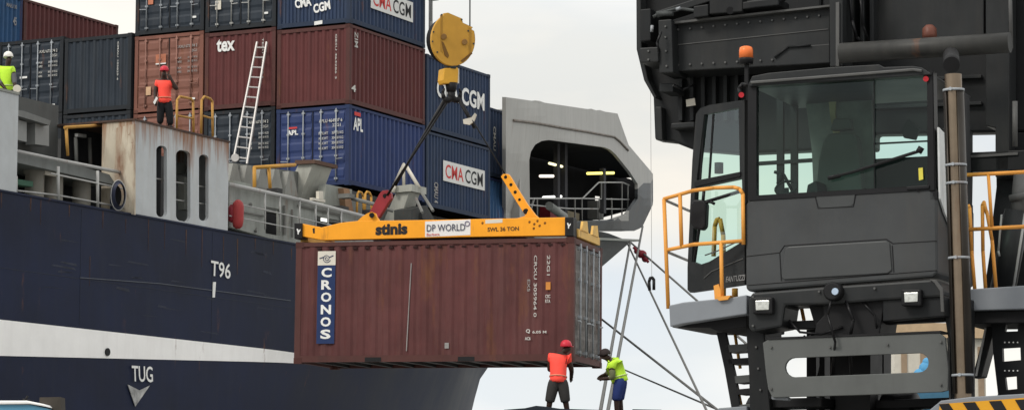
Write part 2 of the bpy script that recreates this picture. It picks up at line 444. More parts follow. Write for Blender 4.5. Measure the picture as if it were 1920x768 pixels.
mb = MB(); mb.prism([hf(400, 528), hf(405, 528), hf(403, 557), hf(399, 557)], P_ * -.02); mb.build('draught_mark', m_letter, ship)
def hullpt(px, py, lift=.04):
    # point on the curved plating seen at this pixel
    q = 0
    for _ in range(30):
        s_, q_, z_ = sqz(PQ(px, py, q + lift)); q = hq(s_, z_)
    return PQ(px, py, q + lift)
plane_text(ship, 'TUG', (248, 714), (287, 716), (247, 684), lambda x, y: hullpt(x, y, .06), m_letter, .012)
mb = MB(); mb.prism([hullpt(240, 720), hullpt(262, 731), hullpt(281, 722), hullpt(254, 761)], P_ * -.02); mb.build('tug_mark', M('worn_white', (.36, .36, .35), .7, 0, .5, .2, .3, 4), ship)
mb = MB(); c_ = hullpt(201, 659, .02); mb.tube(c_, c_ + P_ * .03, .1, n=14); mb.build('drain_hole', m_black, ship)
mb = MB()
for (x0, y0), (x1, y1) in (((150, 520), (300, 531)), ((300, 531), (545, 563)),):
    p0, p1 = PQ(x0, y0, .012), PQ(x1, y1, .012); mb.tube(p0, p1, .012, n=5)
mb.build('scuff_line', M('scuff_grey', (.10, .11, .13), .6), ship)

m_seam = M('plate_seam', (.020, .024, .038), .6, 0, .3)
for s_ in (-40, -34, -28, -22, -16.4, -10.3, -4.2, 1.6):
    mb = MB(); mb.tube(S(s_, hq(s_, 9.3) - .004, 9.35), S(s_, hq(s_, 6.45) - .004, 6.45), .012, n=5); mb.build('plate_seam', m_seam, ship)
for z_ in (7.6,):
    mb = MB(); mb.tube(S(-45, -.004, z_), S(3.5, -.004, z_), .010, n=5); mb.build('plate_seam', m_seam, ship)

m_run = M('rust_run', (.075, .042, .03), .8, 0, .5, sc_=6)
for k in range(16):
    s_ = -13.5 + k * .88 + random.uniform(-.3, .3); ln = random.uniform(.25, 1.1); w_ = random.uniform(.012, .035); z1 = 9.40 - random.choice((0, 0, .1, 1.2))
    mb = MB(); mb.prism([S(s_ - w_, hq(s_, 9) + .004, z1), S(s_ + w_, hq(s_, 9) + .004, z1), S(s_ + w_ * .3, hq(s_, 9) + .004, z1 - ln), S(s_ - w_ * .3, hq(s_, 9) + .004, z1 - ln)], P_ * -.003); mb.build('rust_run', m_run, ship)
m_scf = M('hull_scuff', (.030, .034, .050), .7, 0, .5, sc_=4)
for k in range(22):
    s_ = random.uniform(-13, -.5); z_ = random.uniform(6.6, 9.1); L_ = random.uniform(.2, 1.1); h_ = random.uniform(.01, .05)
    mb = MB(); mb.prism([S(s_, .004, z_), S(s_ + L_, .004, z_ + random.uniform(-.06, .06)), S(s_ + L_ * .9, .004, z_ + h_), S(s_ + .1 * L_, .004, z_ + h_ * 1.4)], P_ * -.003); mb.build('hull_scuff', m_scf, ship)
# --- poly slabs on a plane of constant q, extruded inboard
def qslab(mb, pxs, q, th): return mb.prism([PQ(x, y, q) for x, y in pxs], P_ * -th)
def sslab(mb, pxs, s, th): return mb.prism([PS(x, y, s) for x, y in pxs], A_ * th)
def slot(x0, x1, ya, yb, r):
    sl_ = .2; pts = []
    for cx, cy, a0 in ((x0 + r, ya + r, 180), (x1 - r, ya + r, 270), (x1 - r, yb - r, 0), (x0 + r, yb - r, 90)):
        for k in range(5):
            a = R(a0 + k * 22.5); pts.append((cx + r * math.cos(a), cy + r * math.sin(a) + sl_ * (cx - x0)))
    return pts
def rect_(x, y, w_, h_): return [(x, y), (x + w_, y + w_ * .2), (x + w_, y + h_ + w_ * .2), (x, y + h_)]
# house with three slots
tz = 11.9
hs0 = sqz(PQ(252, 232, 0))[0]; hs1 = sqz(PQ(429, 270, 0))[0]
outer = [S(hs0, 0, 9.45), S(hs1, 0, 9.45), S(hs1, 0, tz), S(hs0, 0, tz)]
holes = [[PQ(x, y, 0) for x, y in slot(*a)] for a in ((293, 313, 271, 405, 9), (330, 357, 279, 412, 10), (373, 391, 288, 412, 8))]
mb = MB(); mb.holed(outer, holes, P_ * -.1)
house = mb.build('deckhouse_wall', m_houseg, ship)
mb = MB(); mb.quadbox(S(hs0, -.1, 9.45), A_ * .08, P_ * -.9, Z_ * (tz - 9.45)); mb.build('deckhouse_end_wall', m_housec, ship)
mb = MB(); mb.quadbox(S(hs1 - .08, -.1, 9.45), A_ * .08, P_ * -1.6, Z_ * (tz - 9.45)); mb.build('deckhouse_end_wall', m_houseg, ship)
mb = MB(); mb.quadbox(S(hs0 - .04, .03, tz), A_ * (hs1 - hs0 + .06), P_ * -2.6, Z_ * .05); mb.build('deckhouse_roof', M('rusty_edge', (.065, .042, .034), .7, 0, .3, .6), ship)
mb = MB(); mb.quadbox(S(hs0, -2.2, 9.45), A_ * (hs1 - hs0), P_ * -.1, Z_ * (tz - 9.45)); mb.build('deckhouse_back_wall', m_interior_shade, ship)
mb = MB()
for x0, x1, yy in ((293, 313, 334), (330, 357, 341), (373, 391, 348), (330, 357, 374), (373, 391, 380)):
    mb.tube(PQ(x0 - 3, yy, -.25), PQ(x1 + 6, yy + 5, -.25), .018)
mb.build('slot_rail', m_railg, ship)
mb = MB(); mb.quadbox(PQ(340, 325, -1.2) , A_ * .2, P_ * -.2, Z_ * .3); mb.quadbox(PQ(345, 392, -.8), A_ * .3, P_ * -.2, Z_ * .9); mb.build('deckhouse_fitting', m_deckg, ship)
# left house
ls = sqz(PQ(31, 360, 0))[0]
mb = MB(); mb.quadbox(S(-42, 0, 9.45), A_ * (ls + 42), P_ * -.1, Z_ * (tz - 9.5)); mb.build('bulwark_panel', M('bulwark_grey', (.42, .44, .45), .55, 0, .1, .28, .25, 1.1, .1, (.3, .28, .24)), ship)
mb = MB(); mb.quadbox(S(ls - .1, -.1, 9.45), A_ * .1, P_ * -1.6, Z_ * (tz - 9.5)); mb.quadbox(S(-42, .03, tz - .05), A_ * (ls + 42), P_ * -1.8, Z_ * .06); mb.build('bulwark_top', m_deckg, ship)
# recess behind the rails: back wall, dark sheets painted as shade, boxes
sA, sB = ls, hs0
mb = MB(); mb.quadbox(S(sA, -2.4, 9.45), A_ * (sB - sA), P_ * -.1, Z_ * 3.0); mb.build('bulkhead', M('bulkhead_grey', (.085, .088, .085), .6, 0, .15, .25, .3), ship)
mb = MB(); qslab(mb, [(130, 245), (238, 240), (232, 332), (135, 300)], -2.25, .1); mb.build('shade_backing', m_interior_shade, ship)  # flat dark sheet painting the shade inside the opening
mb = MB()
for b in ((33, 224, 50, 262), (66, 228, 92, 270)): qslab(mb, [(b[0], b[1]), (b[2], b[1] + 5), (b[2], b[3] + 4), (b[0], b[3])], -1.9, .3)
mb.build('junction_box', M('box_grey', (.27, .275, .27), .6, 0, .1, .2), ship)
mb = MB(); qslab(mb, [(30, 206), (45, 208), (95, 226), (93, 235), (30, 216)], -1.7, .9); mb.build('canopy_edge', M('canopy_grey', (.17, .175, .17), .6, 0, .15, .3, .3), ship)
mb = MB(); qslab(mb, [(30, 300), (252, 345), (252, 410), (30, 385)], -1.75, .08); mb.build('shade_backing', m_interior_shade, ship)  # dark sheet added as painted shade below the fascia
mb = MB(); qslab(mb, [(30, 283), (110, 299), (205, 327), (218, 347), (110, 322), (30, 304)], -.5, 1.9); mb.build('deck_fascia', M('fascia_grey', (.17, .18, .175), .6, 0, .15, .2, .3), ship)
mb = MB(); mb.path([PQ(30, 283, -.35), PQ(110, 300, -.35), PQ(252, 328, -.35)], .045); mb.build('handrail', m_railg, ship)
mb = MB()
for pl in (((30, 357), (110, 366), (250, 392)), ((95, 325), (252, 358)), ((30, 374), (130, 384))): mb.path([PQ(x, y, -.2) for x, y in pl], .022)
for x, y0, y1 in ((109, 312, 384), (183, 320, 394), (250, 322, 402), (30, 330, 372)): mb.tube(PQ(x, y0, -.2), PQ(x, y1, -.2), .04)
mb.build('rail', m_railg, ship)
mb = MB(); mb.path([PQ(121, 239, -1.2), PQ(222, 233, -1.2)], .042); mb.path([PQ(124, 240, -1.2), PQ(127, 292, -1.2)], .042); mb.prism([PQ(196, 231, -1.1), PQ(224, 229, -1.1), PQ(222, 246, -1.1), PQ(206, 238, -1.1)], P_ * -.1)
mb.build('yellow_frame', m_yelr, ship)
for x, r_ in ((64, .24), (98, .26), (152, .24)):
    mb = MB(); b = PQ(x, 384 + (x - 64) * .12, -1.0); mb.lathe(b, [(r_ * 1.15, 0), (r_ * 1.15, .08), (r_, .1), (r_, .75), (r_ * 1.2, .8), (r_ * 1.2, .9), (.0, .95)])
    mb.build('mooring_bitt', M('bitt_grey', (.20, .19, .165), .6, 0, .15, .35), ship)
mb = MB(); qslab(mb, [(85, 318), (107, 322), (107, 331), (85, 327)], -.7, .1); mb.build('name_plate', m_pale, ship)
mb = MB(); qslab(mb, [(30, 335), (62, 340), (62, 350), (30, 345)], -.8, .3); mb.build('green_cover', M('dull_green', (.06, .13, .09), .7), ship)
c_ = PQ(222, 366, .05); ax = (P_ * .8 - A_ * .6).normalized()
mb = MB(); n_ = 24; rings = []
x_ = Z_; y_ = ax.cross(Z_).normalized()
for rr, dd in ((1, 0), (1.06, .03), (.98, .12), (.8, -.02), (.74, -.16)):
    rings.append([mb.bm.verts.new(c_ - ax * -dd * 0 - ax * dd + x_ * (.38 * rr) * math.cos(2 * math.pi * i / n_) + y_ * (.19 * rr) * math.sin(2 * math.pi * i / n_)) for i in range(n_)])
for a, b in ((2, 1), (1, 0), (0, 3), (3, 4)):
    for i in range(n_): mb.bm.faces.new((rings[a][i], rings[a][(i + 1) % n_], rings[b][(i + 1) % n_], rings[b][i])).smooth = True
mb.tube(c_ - ax * .3, c_ - ax * .3 - Z_ * .7, .12); mb.lathe(c_ - ax * .36, [(.03, 0), (.12, .04), (.14, .18)], 16, ax)
cw = mb.build('cowl_vent', m_navy, ship)
mb = MB(); mb.bm.faces.new([mb.bm.verts.new(c_ - ax * -.12 * 0 - ax * .16 + x_ * .28 * math.cos(2 * math.pi * i / n_) + y_ * .14 * math.sin(2 * math.pi * i / n_)) for i in range(n_)]); mb.build('cowl_throat_shade', m_interior_shade, cw)
mb = MB(); pv = None
for i in range(n_ + 1):
    p = c_ + ax * .0 + x_ * .39 * math.cos(2 * math.pi * i / n_) + y_ * .2 * math.sin(2 * math.pi * i / n_)
    if pv is not None: mb.tube(pv, p, .013, n=6)
    pv = p
mb.build('cowl_rim', m_railg, cw)
mb = MB(); sslab(mb, [(218, 240), (252, 232), (252, 402), (222, 398), (214, 330)], hs0 - .12, .06); mb.build('deckhouse_corner_plate', m_housec, ship)

# coaming / hatch structure under the containers
mb = MB(); mb.quadbox(S(-6, -3.2, 9.3), A_ * 30, P_ * -17.5, Z_ * 2.62); mb.build('hatch_coaming', m_deckd, ship)
# grey side structure right of the house
mb = MB(); qslab(mb, [(428, 304), (560, 322), (566, 350), (700, 385), (770, 402), (770, 440), (428, 385)], -2.3, .3); mb.build('coaming_side', M('coaming_grey', (.15, .155, .145), .6, 0, .25, .4, .4), ship)
mb = MB()
for x in (440, 466, 492, 518, 545): qslab(mb, [(x - 3, 306 + (x - 440) * .14), (x + 5, 307 + (x - 440) * .14), (x + 14, 352 + (x - 440) * .16), (x - 12, 348 + (x - 440) * .16)], -2.05, .24)
mb.build('coaming_bracket', M('bracket_grey', (.24, .24, .22), .6, 0, .15, .3, .3), ship)
outer = [PQ(x, y, -.3) for x, y in ((430, 350), (560, 378), (700, 412), (700, 470), (560, 462), (430, 425))]
holes = [[PQ(x, y, -.3) for x, y in ((498, 387), (525, 392), (525, 442), (498, 437))], [PQ(x, y, -.3) for x, y in ((590, 403), (650, 416), (650, 440), (590, 432))]]
mb = MB(); mb.holed(outer, holes, P_ * -.12); mb.build('side_screen', M('screen_grey', (.27, .28, .26), .6, 0, .2, .4, .5), ship)
mb = MB(); qslab(mb, [(430, 385), (700, 440), (700, 480), (430, 440)], -1.2, .1); mb.build('shade_backing', m_interior_shade, ship)  # dark sheet behind the screen holes, painted as shade
mb = MB(); mb.path([PQ(428, 345, -.15), PQ(560, 374, -.15), PQ(700, 410, -.15)], .06); mb.build('handrail', m_railg, ship)
mb = MB()
for x in (497, 525, 562, 592, 615, 640): mb.tube(PQ(x, 346 + (x - 430) * .23, -.12), PQ(x, 420 + (x - 430) * .14, -.12), .026)
mb.path([PQ(430, 378, -.1), PQ(700, 440, -.1)], .018); mb.path([PQ(430, 404, -.1), PQ(560, 430, -.1)], .018)
mb.build('rail', m_railg, ship)
mb = MB(); qslab(mb, [(604, 408), (615, 410), (615, 416), (604, 414)], -.4, .05); mb.build('deck_lamp', EM('deck_lamp_glow', (.95, .95, .9), .8), ship)
mb = MB(); qslab(mb, [(440, 338), (470, 345), (470, 368), (440, 360)], -.5, .3); mb.build('hose_box', m_deckg, ship)
# yellow frame
mb = MB(); mb.path([PQ(477, 365, -1.3), PQ(477, 314, -1.3), PQ(553, 309, -1.3)], .055); mb.tube(PQ(504, 312, -1.3), PQ(507, 362, -1.3), .05); mb.build('yellow_frame', m_yel, ship)
# red hose cover
c_ = PQ(446, 400, .0)
mb = MB(); mb.lathe(c_ - Z_ * .42, [(.06, 0), (.13, .06), (.16, .2), (.17, .58), (.14, .72), (.05, .8)], 16); mb.build('hose_cover', m_red, ship, bevel=0)
mb = MB(); mb.lathe(PQ(434, 398, -.15) - Z_ * .28, [(.02, 0), (.1, .06), (.11, .4), (.03, .5)], 12); mb.build('hose_cover', m_reddark, ship)
# slanted box posts
def slant(base, top, q, th, mat1, mat2, name):
    mb = MB()
    A4 = [PQ(x, y, q) for x, y in base]; B4 = [PQ(x, y, q) for x, y in top]
    return A4, B4
def leaning(name, bl, br, tl, tr, depth, q, mat):
    # a box: front-left face bl-br-tr-tl facing aft, right face runs along the ship
    b0, b1, t0, t1 = PS(*bl, q), PS(*br, q), PS(*tl, q), PS(*tr, q)
    mb = MB(); db = A_ * depth; dt = A_ * depth
    vv = [mb.bm.verts.new(p) for p in (b0, b1, t1, t0, b0 + db, b1 + db, t1 + dt, t0 + dt)]
    for f in ((0, 1, 2, 3), (5, 4, 7, 6), (1, 5, 6, 2), (4, 0, 3, 7), (3, 2, 6, 7), (1, 0, 4, 5)): mb.bm.faces.new([vv[i] for i in f])
    return mb.build(name, mat, ship)
leaning('slanted_post', (532, 374), (559, 380), (560, 306), (588, 304), 1.15, 4.2, M('post_grey', (.36, .36, .32), .55, 0, .12, .3, .35, 1.3))
mb = MB(); sslab(mb, [(553, 300), (590, 299), (590, 306), (553, 308)], 4.1, 1.4); mb.build('post_cap', M('rust_cap', (.10, .06, .045), .8, 0, .3, .6), ship)
leaning('slanted_post', (719, 414), (748, 418), (742, 362), (768, 358), .7, 9.5, M('post_grey', (.36, .36, .32), .55, 0, .12, .3, .35, 1.3))
mb = MB(); sslab(mb, [(738, 349), (772, 345), (772, 358), (738, 361)], 9.4, 1.0); mb.build('post_cap', M('post_grey', (.36, .36, .32), .55, 0, .12, .3, .35, 1.3), ship)
mb = MB(); mb.path([PS(737, 350, 9.9), PS(757, 308, 9.9), PS(757, 350, 9.9)], .05); mb.path([PS(762, 312, 9.9), PS(786, 352, 9.9)], .06); mb.path([PS(737, 361, 9.3), PS(740, 345, 9.3)], .06); mb.build('post_stay', m_pale, ship)
mb = MB(); qslab(mb, [(612, 345), (660, 355), (660, 400), (606, 388)], -1.6, .25); mb.build('deck_plate', m_deckg, ship)
mb = MB(); qslab(mb, [(644, 352), (655, 354), (664, 402), (650, 400)], -1.4, .2); mb.build('rusty_bracket', M('rusty_bracket', (.25, .15, .09), .8, 0, .2, .7), ship)
for x in (669, 684):
    mb = MB(); mb.path([PQ(x, 402, -1.3), PQ(x + 1, 364, -1.3), PQ(x + 4, 359, -1.3), PQ(x + 9, 361, -1.3), PQ(x + 12, 368, -1.3), PQ(x + 13, 405, -1.3)], .035); mb.build('yellow_hoop', m_yel, ship)
mb = MB(); qslab(mb, [(598, 358), (606, 358), (606, 374), (598, 374)], -1.35, .1); qslab(mb, [(586, 370), (610, 374), (610, 379), (586, 375)], -1.35, .1); mb.build('deck_fitting', m_pale, ship)
mb = MB(); qslab(mb, [(770, 392), (800, 385), (815, 412), (770, 412)], -1.0, .6); mb.build('deck_winch', M('winch_grey', (.045, .047, .045), .6, 0, .3, .3), ship)

m_clut = M('clutter_grey', (.16, .16, .15), .6, 0, .25, .45)
for l, r_ in ((((431, 362), (470, 370), (470, 384)), .05), (((560, 385), (640, 403), (640, 425)), .04), (((430, 392), (497, 405)), .03), (((534, 385), (534, 440)), .045), (((548, 392), (548, 445)), .03), (((480, 372), (480, 434)), .035), (((660, 372), (700, 382), (735, 395)), .06), (((780, 372), (792, 398)), .05), (((790, 360), (812, 395)), .05)):
    mb = MB(); mb.path([PQ(x, y, -.24 if y > 380 else -1.0) for x, y in l], r_, 6); mb.build('deck_pipe', m_clut, ship)
for x, y, w_, h_ in ((486, 350, 14, 16), (520, 352, 10, 20), (572, 385, 12, 10), (450, 346, 12, 10), (640, 385, 14, 12), (700, 392, 16, 14), (655, 362, 10, 8), (792, 398, 16, 12)):
    mb = MB(); qslab(mb, rect_(x, y, w_, h_), -.9, .4); mb.build('deck_fitting', m_clut if (x % 4) else m_deckd, ship)
mb = MB(); qslab(mb, [(640, 352), (800, 392), (800, 412), (640, 372)], -2.5, .3); mb.build('hatch_cover_edge', m_deckd, ship)
for x in (142, 168, 196):
    mb = MB(); mb.tube(PQ(x, 258, -2.0), PQ(x + 2, 330, -2.0), .05, n=8); mb.build('deck_pipe', m_clut, ship)
mb = MB(); qslab(mb, [(146, 250), (162, 252), (162, 258), (146, 256)], -1.9, .1); mb.build('deck_fitting', m_railg, ship)
# yellow stanchion hoops on the deckhouse roof
for x0, x1, yb0, yb1 in ((331, 363, 241, 248), (377, 399, 250, 256)):
    mb = MB(); q = -1.0
    mb.path([PQ(x0, yb0, q), PQ(x0 + 1, 188, q), PQ(x0 + 6, 181, q), PQ(x1 - 5, 185, q), PQ(x1 - 1, 190, q), PQ(x1, yb1, q)], .035)
    mb.tube(PQ(x0 + 2, 217, q), PQ(x1 - 2, 222, q), .03); mb.build('stanchion_hoop', m_yelr, ship)

# ------------------------------------------------------------------ forecastle shell
def fcurve(z): return z
def FC(px, py, lift=0.0):
    z = 16.0
    for _ in range(14):
        lo, hi = 12.0, sx(z)
        # px grows with s up to the silhouette
        best = max(((proj(S(lo + (hi - lo) * k / 60, hq(lo + (hi - lo) * k / 60, z), z))[0], lo + (hi - lo) * k / 60) for k in range(61)))
        hi = best[1]
        if best[0] <= px: s_ = hi
        else:
            a, b = lo, hi
            for _ in range(40):
                m = (a + b) / 2
                if proj(S(m, hq(m, z), z))[0] < px: a = m
                else: b = m
            s_ = (a + b) / 2
        q_ = hq(s_, z)
        Pt = S(s_, q_, z)
        # z from the pixel row at that depth
        d = ray(px, py); Y = Pt.y; Pn = CAM + d * (Y / d.y); z = min(max(Pn.z, 10), 24)
    return S(s_, q_ - lift, z)
def fc_mesh(name, outer, holes, mat, th, step=12):
    def dens(l):
        o = []
        for i in range(len(l)):
            (x0, y0), (x1, y1) = l[i], l[(i + 1) % len(l)]; n = max(1, int(math.hypot(x1 - x0, y1 - y0) / step))
            o += [(x0 + (x1 - x0) * k / n, y0 + (y1 - y0) * k / n) for k in range(n)]
        return o
    loops = [dens(outer)] + [dens(h_) for h_ in holes]; pts = []; edges = []; faces = []
    for l in loops:
        k = len(pts); pts += [V(p) for p in l]; edges += [(k + i, k + (i + 1) % len(l)) for i in range(len(l))]
    def inside(p, l):
        c = False; n = len(l)
        for i in range(n):
            (x0, y0), (x1, y1) = l[i], l[i - 1]
            if (y0 > p[1]) != (y1 > p[1]) and p[0] < (x1 - x0) * (p[1] - y0) / (y1 - y0) + x0: c = not c
        return c
    xs = [p[0] for p in outer]; ys = [p[1] for p in outer]
    x = min(xs) + 7
    while x < max(xs):
        y = min(ys) + 7
        while y < max(ys):
            if inside((x, y), loops[0]) and not any(inside((x, y), l) for l in loops[1:]): pts.append(V((x, y)))
            y += 14
        x += 14
    vo, eo, fo, _, _, _ = delaunay_2d_cdt(pts, edges, [], 0, 1e-4)
    mb = MB(); P3 = [FC(p.x, p.y) for p in vo]; bv = [mb.bm.verts.new(p) for p in P3]
    for f in fo:
        c = (sum(vo[i].x for i in f) / len(f), sum(vo[i].y for i in f) / len(f))
        if inside(c, loops[0]) and not any(inside(c, l) for l in loops[1:]):
            try: mb.bm.faces.new([bv[i] for i in f])
            except ValueError: pass
    bmesh.ops.recalc_face_normals(mb.bm, faces=mb.bm.faces)
    o = mb.build(name, mat, ship)
    so_ = o.modifiers.new('thick', 'SOLIDIFY'); so_.thickness = th; so_.offset = 0
    return o
FOUT = [(945, 182), (1155, 213), (1176, 272), (1222, 326), (1222, 384), (1205, 424), (1186, 432), (945, 432)]
FHOLE = [(991, 420), (989, 300), (992, 284), (1000, 271), (1012, 264), (1026, 262), (1130, 276), (1142, 281), (1152, 290), (1178, 322), (1193, 345), (1193, 372), (1172, 402), (1140, 413), (1060, 416)]
fs = fc_mesh('forecastle_shell', FOUT, [FHOLE], [m_fore, m_bow], .14, 8)
for f in fs.data.polygons:
    x_, y_ = proj(f.center)
    if (x_ > 1178 and y_ > 352 - (x_ - 1190) * .5) or y_ > 411: f.material_index = 1
# seam moulding
mb = MB(); pts = [FC(x, y, -.1) for x, y in ((958, 226), (1000, 231), (1050, 240), (1100, 248), (1148, 257), (1158, 265), (1174, 282))]
mb.path(pts, .05, 6); mb.build('seam_moulding', M('seam_rust', (.17, .15, .13), .7, 0, .4, .5), ship)
# roof, port side shell and deck of the shelter
def plan(zf, inset, a, smax):
    sm = [a + (smax - a) * k / 16 for k in range(17)]; mb = MB()
    up_ = [(mb.bm.verts.new(S(x, hq(x, 16) - inset, zf(x))), mb.bm.verts.new(S(x, 2 * QC - hq(x, 16) + inset, zf(x)))) for x in sm]
    for (a0, b0), (a1, b1) in zip(up_, up_[1:]): mb.bm.faces.new((a0, b0, b1, a1))
    return mb
for nm, zf, m_ in (('shelter_ceiling', lambda x: min(16.62 + (x - 24) * .085, 18.2 - max(0, x - 44) * .06), m_interior_shade), ('shelter_deck', lambda x: 12.1 + (x - 24) * .10, m_deckg)):
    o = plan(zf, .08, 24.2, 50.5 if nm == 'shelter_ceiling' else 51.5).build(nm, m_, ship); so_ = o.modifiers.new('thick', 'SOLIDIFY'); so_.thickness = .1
def PF(px, py):
    q = -13
    for _ in range(40):
        s_, q_, z_ = sqz(PQ(px, py, q)); q = .5 * q + .5 * (2 * QC - hq(s_, 16))
    return sqz(PQ(px, py, q))
w0, w1 = PF(1116, 391), PF(1134, 369)
ss_ = sorted([24.2 + k * 1.8 for k in range(16)] + [52.2, 53.0, 53.38] + [w0[0], w1[0]]); zz_ = [11, w0[2], w1[2], 17.0, 19.4]; clampz = lambda x: interp([(24, 12.0), (42, 14.1), (47, 15.2), (53.4, 16.9)], x)
mb = MB(); g = [[mb.bm.verts.new(S(x, 2 * QC - hq(x, 16), interp([(24, 12.0), (42, 14.1), (47, 15.2), (53.4, 16.9)], x) if k == 0 else max(z, clampz(x) + .05 * k) if k < 3 else min(z, interp([(24, 16.95), (43, 19.2), (47, 18.45), (53.4, 17.6)], x) - (.3 if k == 3 else 0)))) for k, z in enumerate(zz_)] for x in ss_]
for i_ in range(len(ss_) - 1):
    for k in range(4):
        if k == 1 and w0[0] - .01 <= ss_[i_] < w1[0] - .01: continue
        mb.bm.faces.new((g[i_][k], g[i_ + 1][k], g[i_ + 1][k + 1], g[i_][k + 1]))
o = mb.build('port_shell', m_interior_shade, ship); so_ = o.modifiers.new('thick', 'SOLIDIFY'); so_.thickness = .12  # inner darkness of the shelter put into the shell colour
mb = MB(); mb.quadbox(S(24.0, hq(24, 16) - .2, 9.4), A_ * .1, P_ * (2 * QC - 2 * hq(24, 16) + .4), Z_ * 7.6); mb.build('shelter_bulkhead', m_fore, ship)
qb_ = -9.6
def bq(x, y): return PQ(x, y, qb_)
for x0, y0, x1, y1, c in ((1014, 307, 1038, 313, (1, .93, .55)), (997, 331, 1021, 331, (1, .86, .72)), (1086, 326, 1135, 325, (.95, .82, .2)), (1003, 371, 1023, 370, (1, 1, .95)), (1028, 370, 1036, 369, (1, 1, .95))):
    mb = MB(); mb.tube(bq(x0, y0) + P_ * .4, bq(x1, y1) + P_ * .4, .062 if y0 != 307 else .055); mb.build('light_tube', EM('tube_glow', c, 1.3), ship)
for x in (1026, 1040, 1113): mb = MB(); mb.quadbox(bq(x, 400) + P_ * .3, A_ * .25, P_ * .2, Z_ * (3 if x < 1100 else 2)); mb.build('shelter_pillar', M('pillar_dark', (.05, .05, .055), .7), ship)
mb = MB()
def fr(l, r=.035): mb.path([FC(x, y, .35) for x, y in l], r, 6)
fr([(1000, 371), (1106, 371), (1136, 341), (1180, 341), (1193, 346)]); fr([(1000, 382), (1080, 390), (1190, 391)], .028); fr([(1106, 371), (1192, 373)], .028)
for x, y0, y1 in ((1007, 371, 405), (1022, 371, 405), (1092, 371, 412), (1105, 371, 412), (1141, 341, 410), (1160, 371, 410), (1179, 341, 402), (1190, 345, 392), (1137, 371, 412)): fr([(x, y0), (x, y1)])
fr([(1016, 371), (1006, 405)], .05)
mb.build('forecastle_rail', m_railg, ship)
for x, y, wd, hg, m in ((1110, 392, 26, 20, M('locker_tan', (.22, .19, .13), .7, 0, .2, .3)), (1080, 385, 14, 28, m_reddark), (1165, 372, 14, 34, M('locker_grey', (.2, .2, .19), .7))):
    mb = MB(); o = FC(x, y + hg, 1.2); mb.quadbox(o, A_ * (wd * .05), P_ * -.5, Z_ * (hg * .024)); mb.build('deck_locker', m, ship)
mb = MB(); mb.tube(FC(1038, 385, .2), FC(1066, 405, .2), .17, n=14); mb.build('roller', M('roller_grey', (.2, .21, .2), .5), ship)

# ------------------------------------------------------------------ containers
def place(root, o, X, Y, Z):
    root.matrix_world = Matrix(((X.x, Y.x, Z.x, o.x), (X.y, Y.y, Z.y, o.y), (X.z, Y.z, Z.z, o.z), (0, 0, 0, 1)))
def container(label, o, X, Y, Z, L, W_, H, wall, frame, near='rib', ns=18, ne=9, dep=.065, name='shipping_container', group='containers stacked on the ship', bars=m_bar, dmat=None, codes=None):
    root = thing(name, label, 'container', (0, 0, 0), group); place(root, o, X, Y, Z)
    f = MB(); pw = .13
    for x in (0, L - pw):
        for y in (0, W_ - pw): f.box((x, y, .12), (x + pw, y + pw, H - .12))
    for y in (.0, W_ - .06):
        f.box((pw, y, .03), (L - pw, y + .06, .17)); f.box((pw, y, H - .10), (L - pw, y + .06, H - .015))
    for x in (.0, L - .08):
        f.box((x, pw, .03), (x + .08, W_ - pw, .17)); f.box((x, pw, H - .13), (x + .08, W_ - pw, H - .015))
    f.build('frame', frame, root, local=True)
    for x, y, z in [(x, y, z) for x in (-.006, L - .176) for y in (-.006, W_ - .156) for z in (0, H - .12)]:
      c = MB(); c.box((x, y, z), (x + .182, y + .162, z + .12)); c.build('corner_casting', M(frame.name + '_casting', tuple(v_ * .75 for v_ in frame['c']) if 'c' in frame else (.03, .03, .03), .65, .1, .3, .4), root, local=True)
    for y, nr in ((.012, -1), (W_ - .012, 1)):
        s_ = MB(); s_.corr((pw, y, .17), (L - 2 * pw, 0, 0), (0, 0, H - .27), (0, nr, 0), ns, dep); s_.build('side_panel', wall, root, local=True)
    e_ = MB(); e_.corr((L - .015, pw, .17), (0, W_ - 2 * pw, 0), (0, 0, H - .3), (1, 0, 0), ne, .04); e_.build('end_panel', wall, root, local=True)
    rf = MB(); rf.corr((pw * .5, .03, H - .02), (L - pw, 0, 0), (0, W_ - .06, 0), (0, 0, 1), ns, .02); rf.build('roof', wall, root, local=True)
    fl = MB(); fl.box((.05, .05, .1), (L - .05, W_ - .05, .16))
    k = int(L / .5)
    for i in range(k): fl.box((.2 + i * .5, .08, .04), (.26 + i * .5, W_ - .08, .1))
    fl.build('floor', m_black, root, local=True)
    if near == 'rib':
        e_ = MB(); e_.corr((.015, pw, .17), (0, W_ - 2 * pw, 0), (0, 0, H - .3), (-1, 0, 0), ne, .04); e_.build('end_panel', wall, root, local=True)
    else:
        dm = dmat or wall
        half = (W_ - 2 * pw) / 2
        for j in (0, 1):
            y0 = pw + j * half; d = MB(); nh = 5; hh = (H - .32) / nh
            d.box((.03, y0 + .01, .18), (.05, y0 + half - .01, H - .14))
            for i in range(nh):
                z0 = .18 + i * hh
                d.prism([V((.03, y0 + .06, z0 + hh * .12)), V((.008, y0 + .06, z0 + hh * .30)), V((.008, y0 + .06, z0 + hh * .72)), V((.03, y0 + .06, z0 + hh * .88))], (0, half - .12, 0))
            dl = d.build('door', dm, root, local=True)
            for fy in (.27, .73):
                b = MB(); yy = y0 + half * fy; b.tube((-.035, yy, .14), (-.035, yy, H - .1), .021, n=8)
                for zz in (.2, H * .36, H * .66, H - .22): b.box((-.05, yy - .05, zz), (.03, yy + .05, zz + .06))
                b.build('locking_bar', bars, dl, local=True)
                g = MB(); g.tube((-.055, yy, H * .33), (-.06, yy + (.32 if fy > .5 else -.32) * (.8), H * .335), .016, n=6); g.build('handle', bars, dl, local=True)
        gk = MB(); gk.box((.004, pw + half - .012, .18), (.03, pw + half + .012, H - .14)); gk.build('door_seal', m_black, root, local=True)
    return root
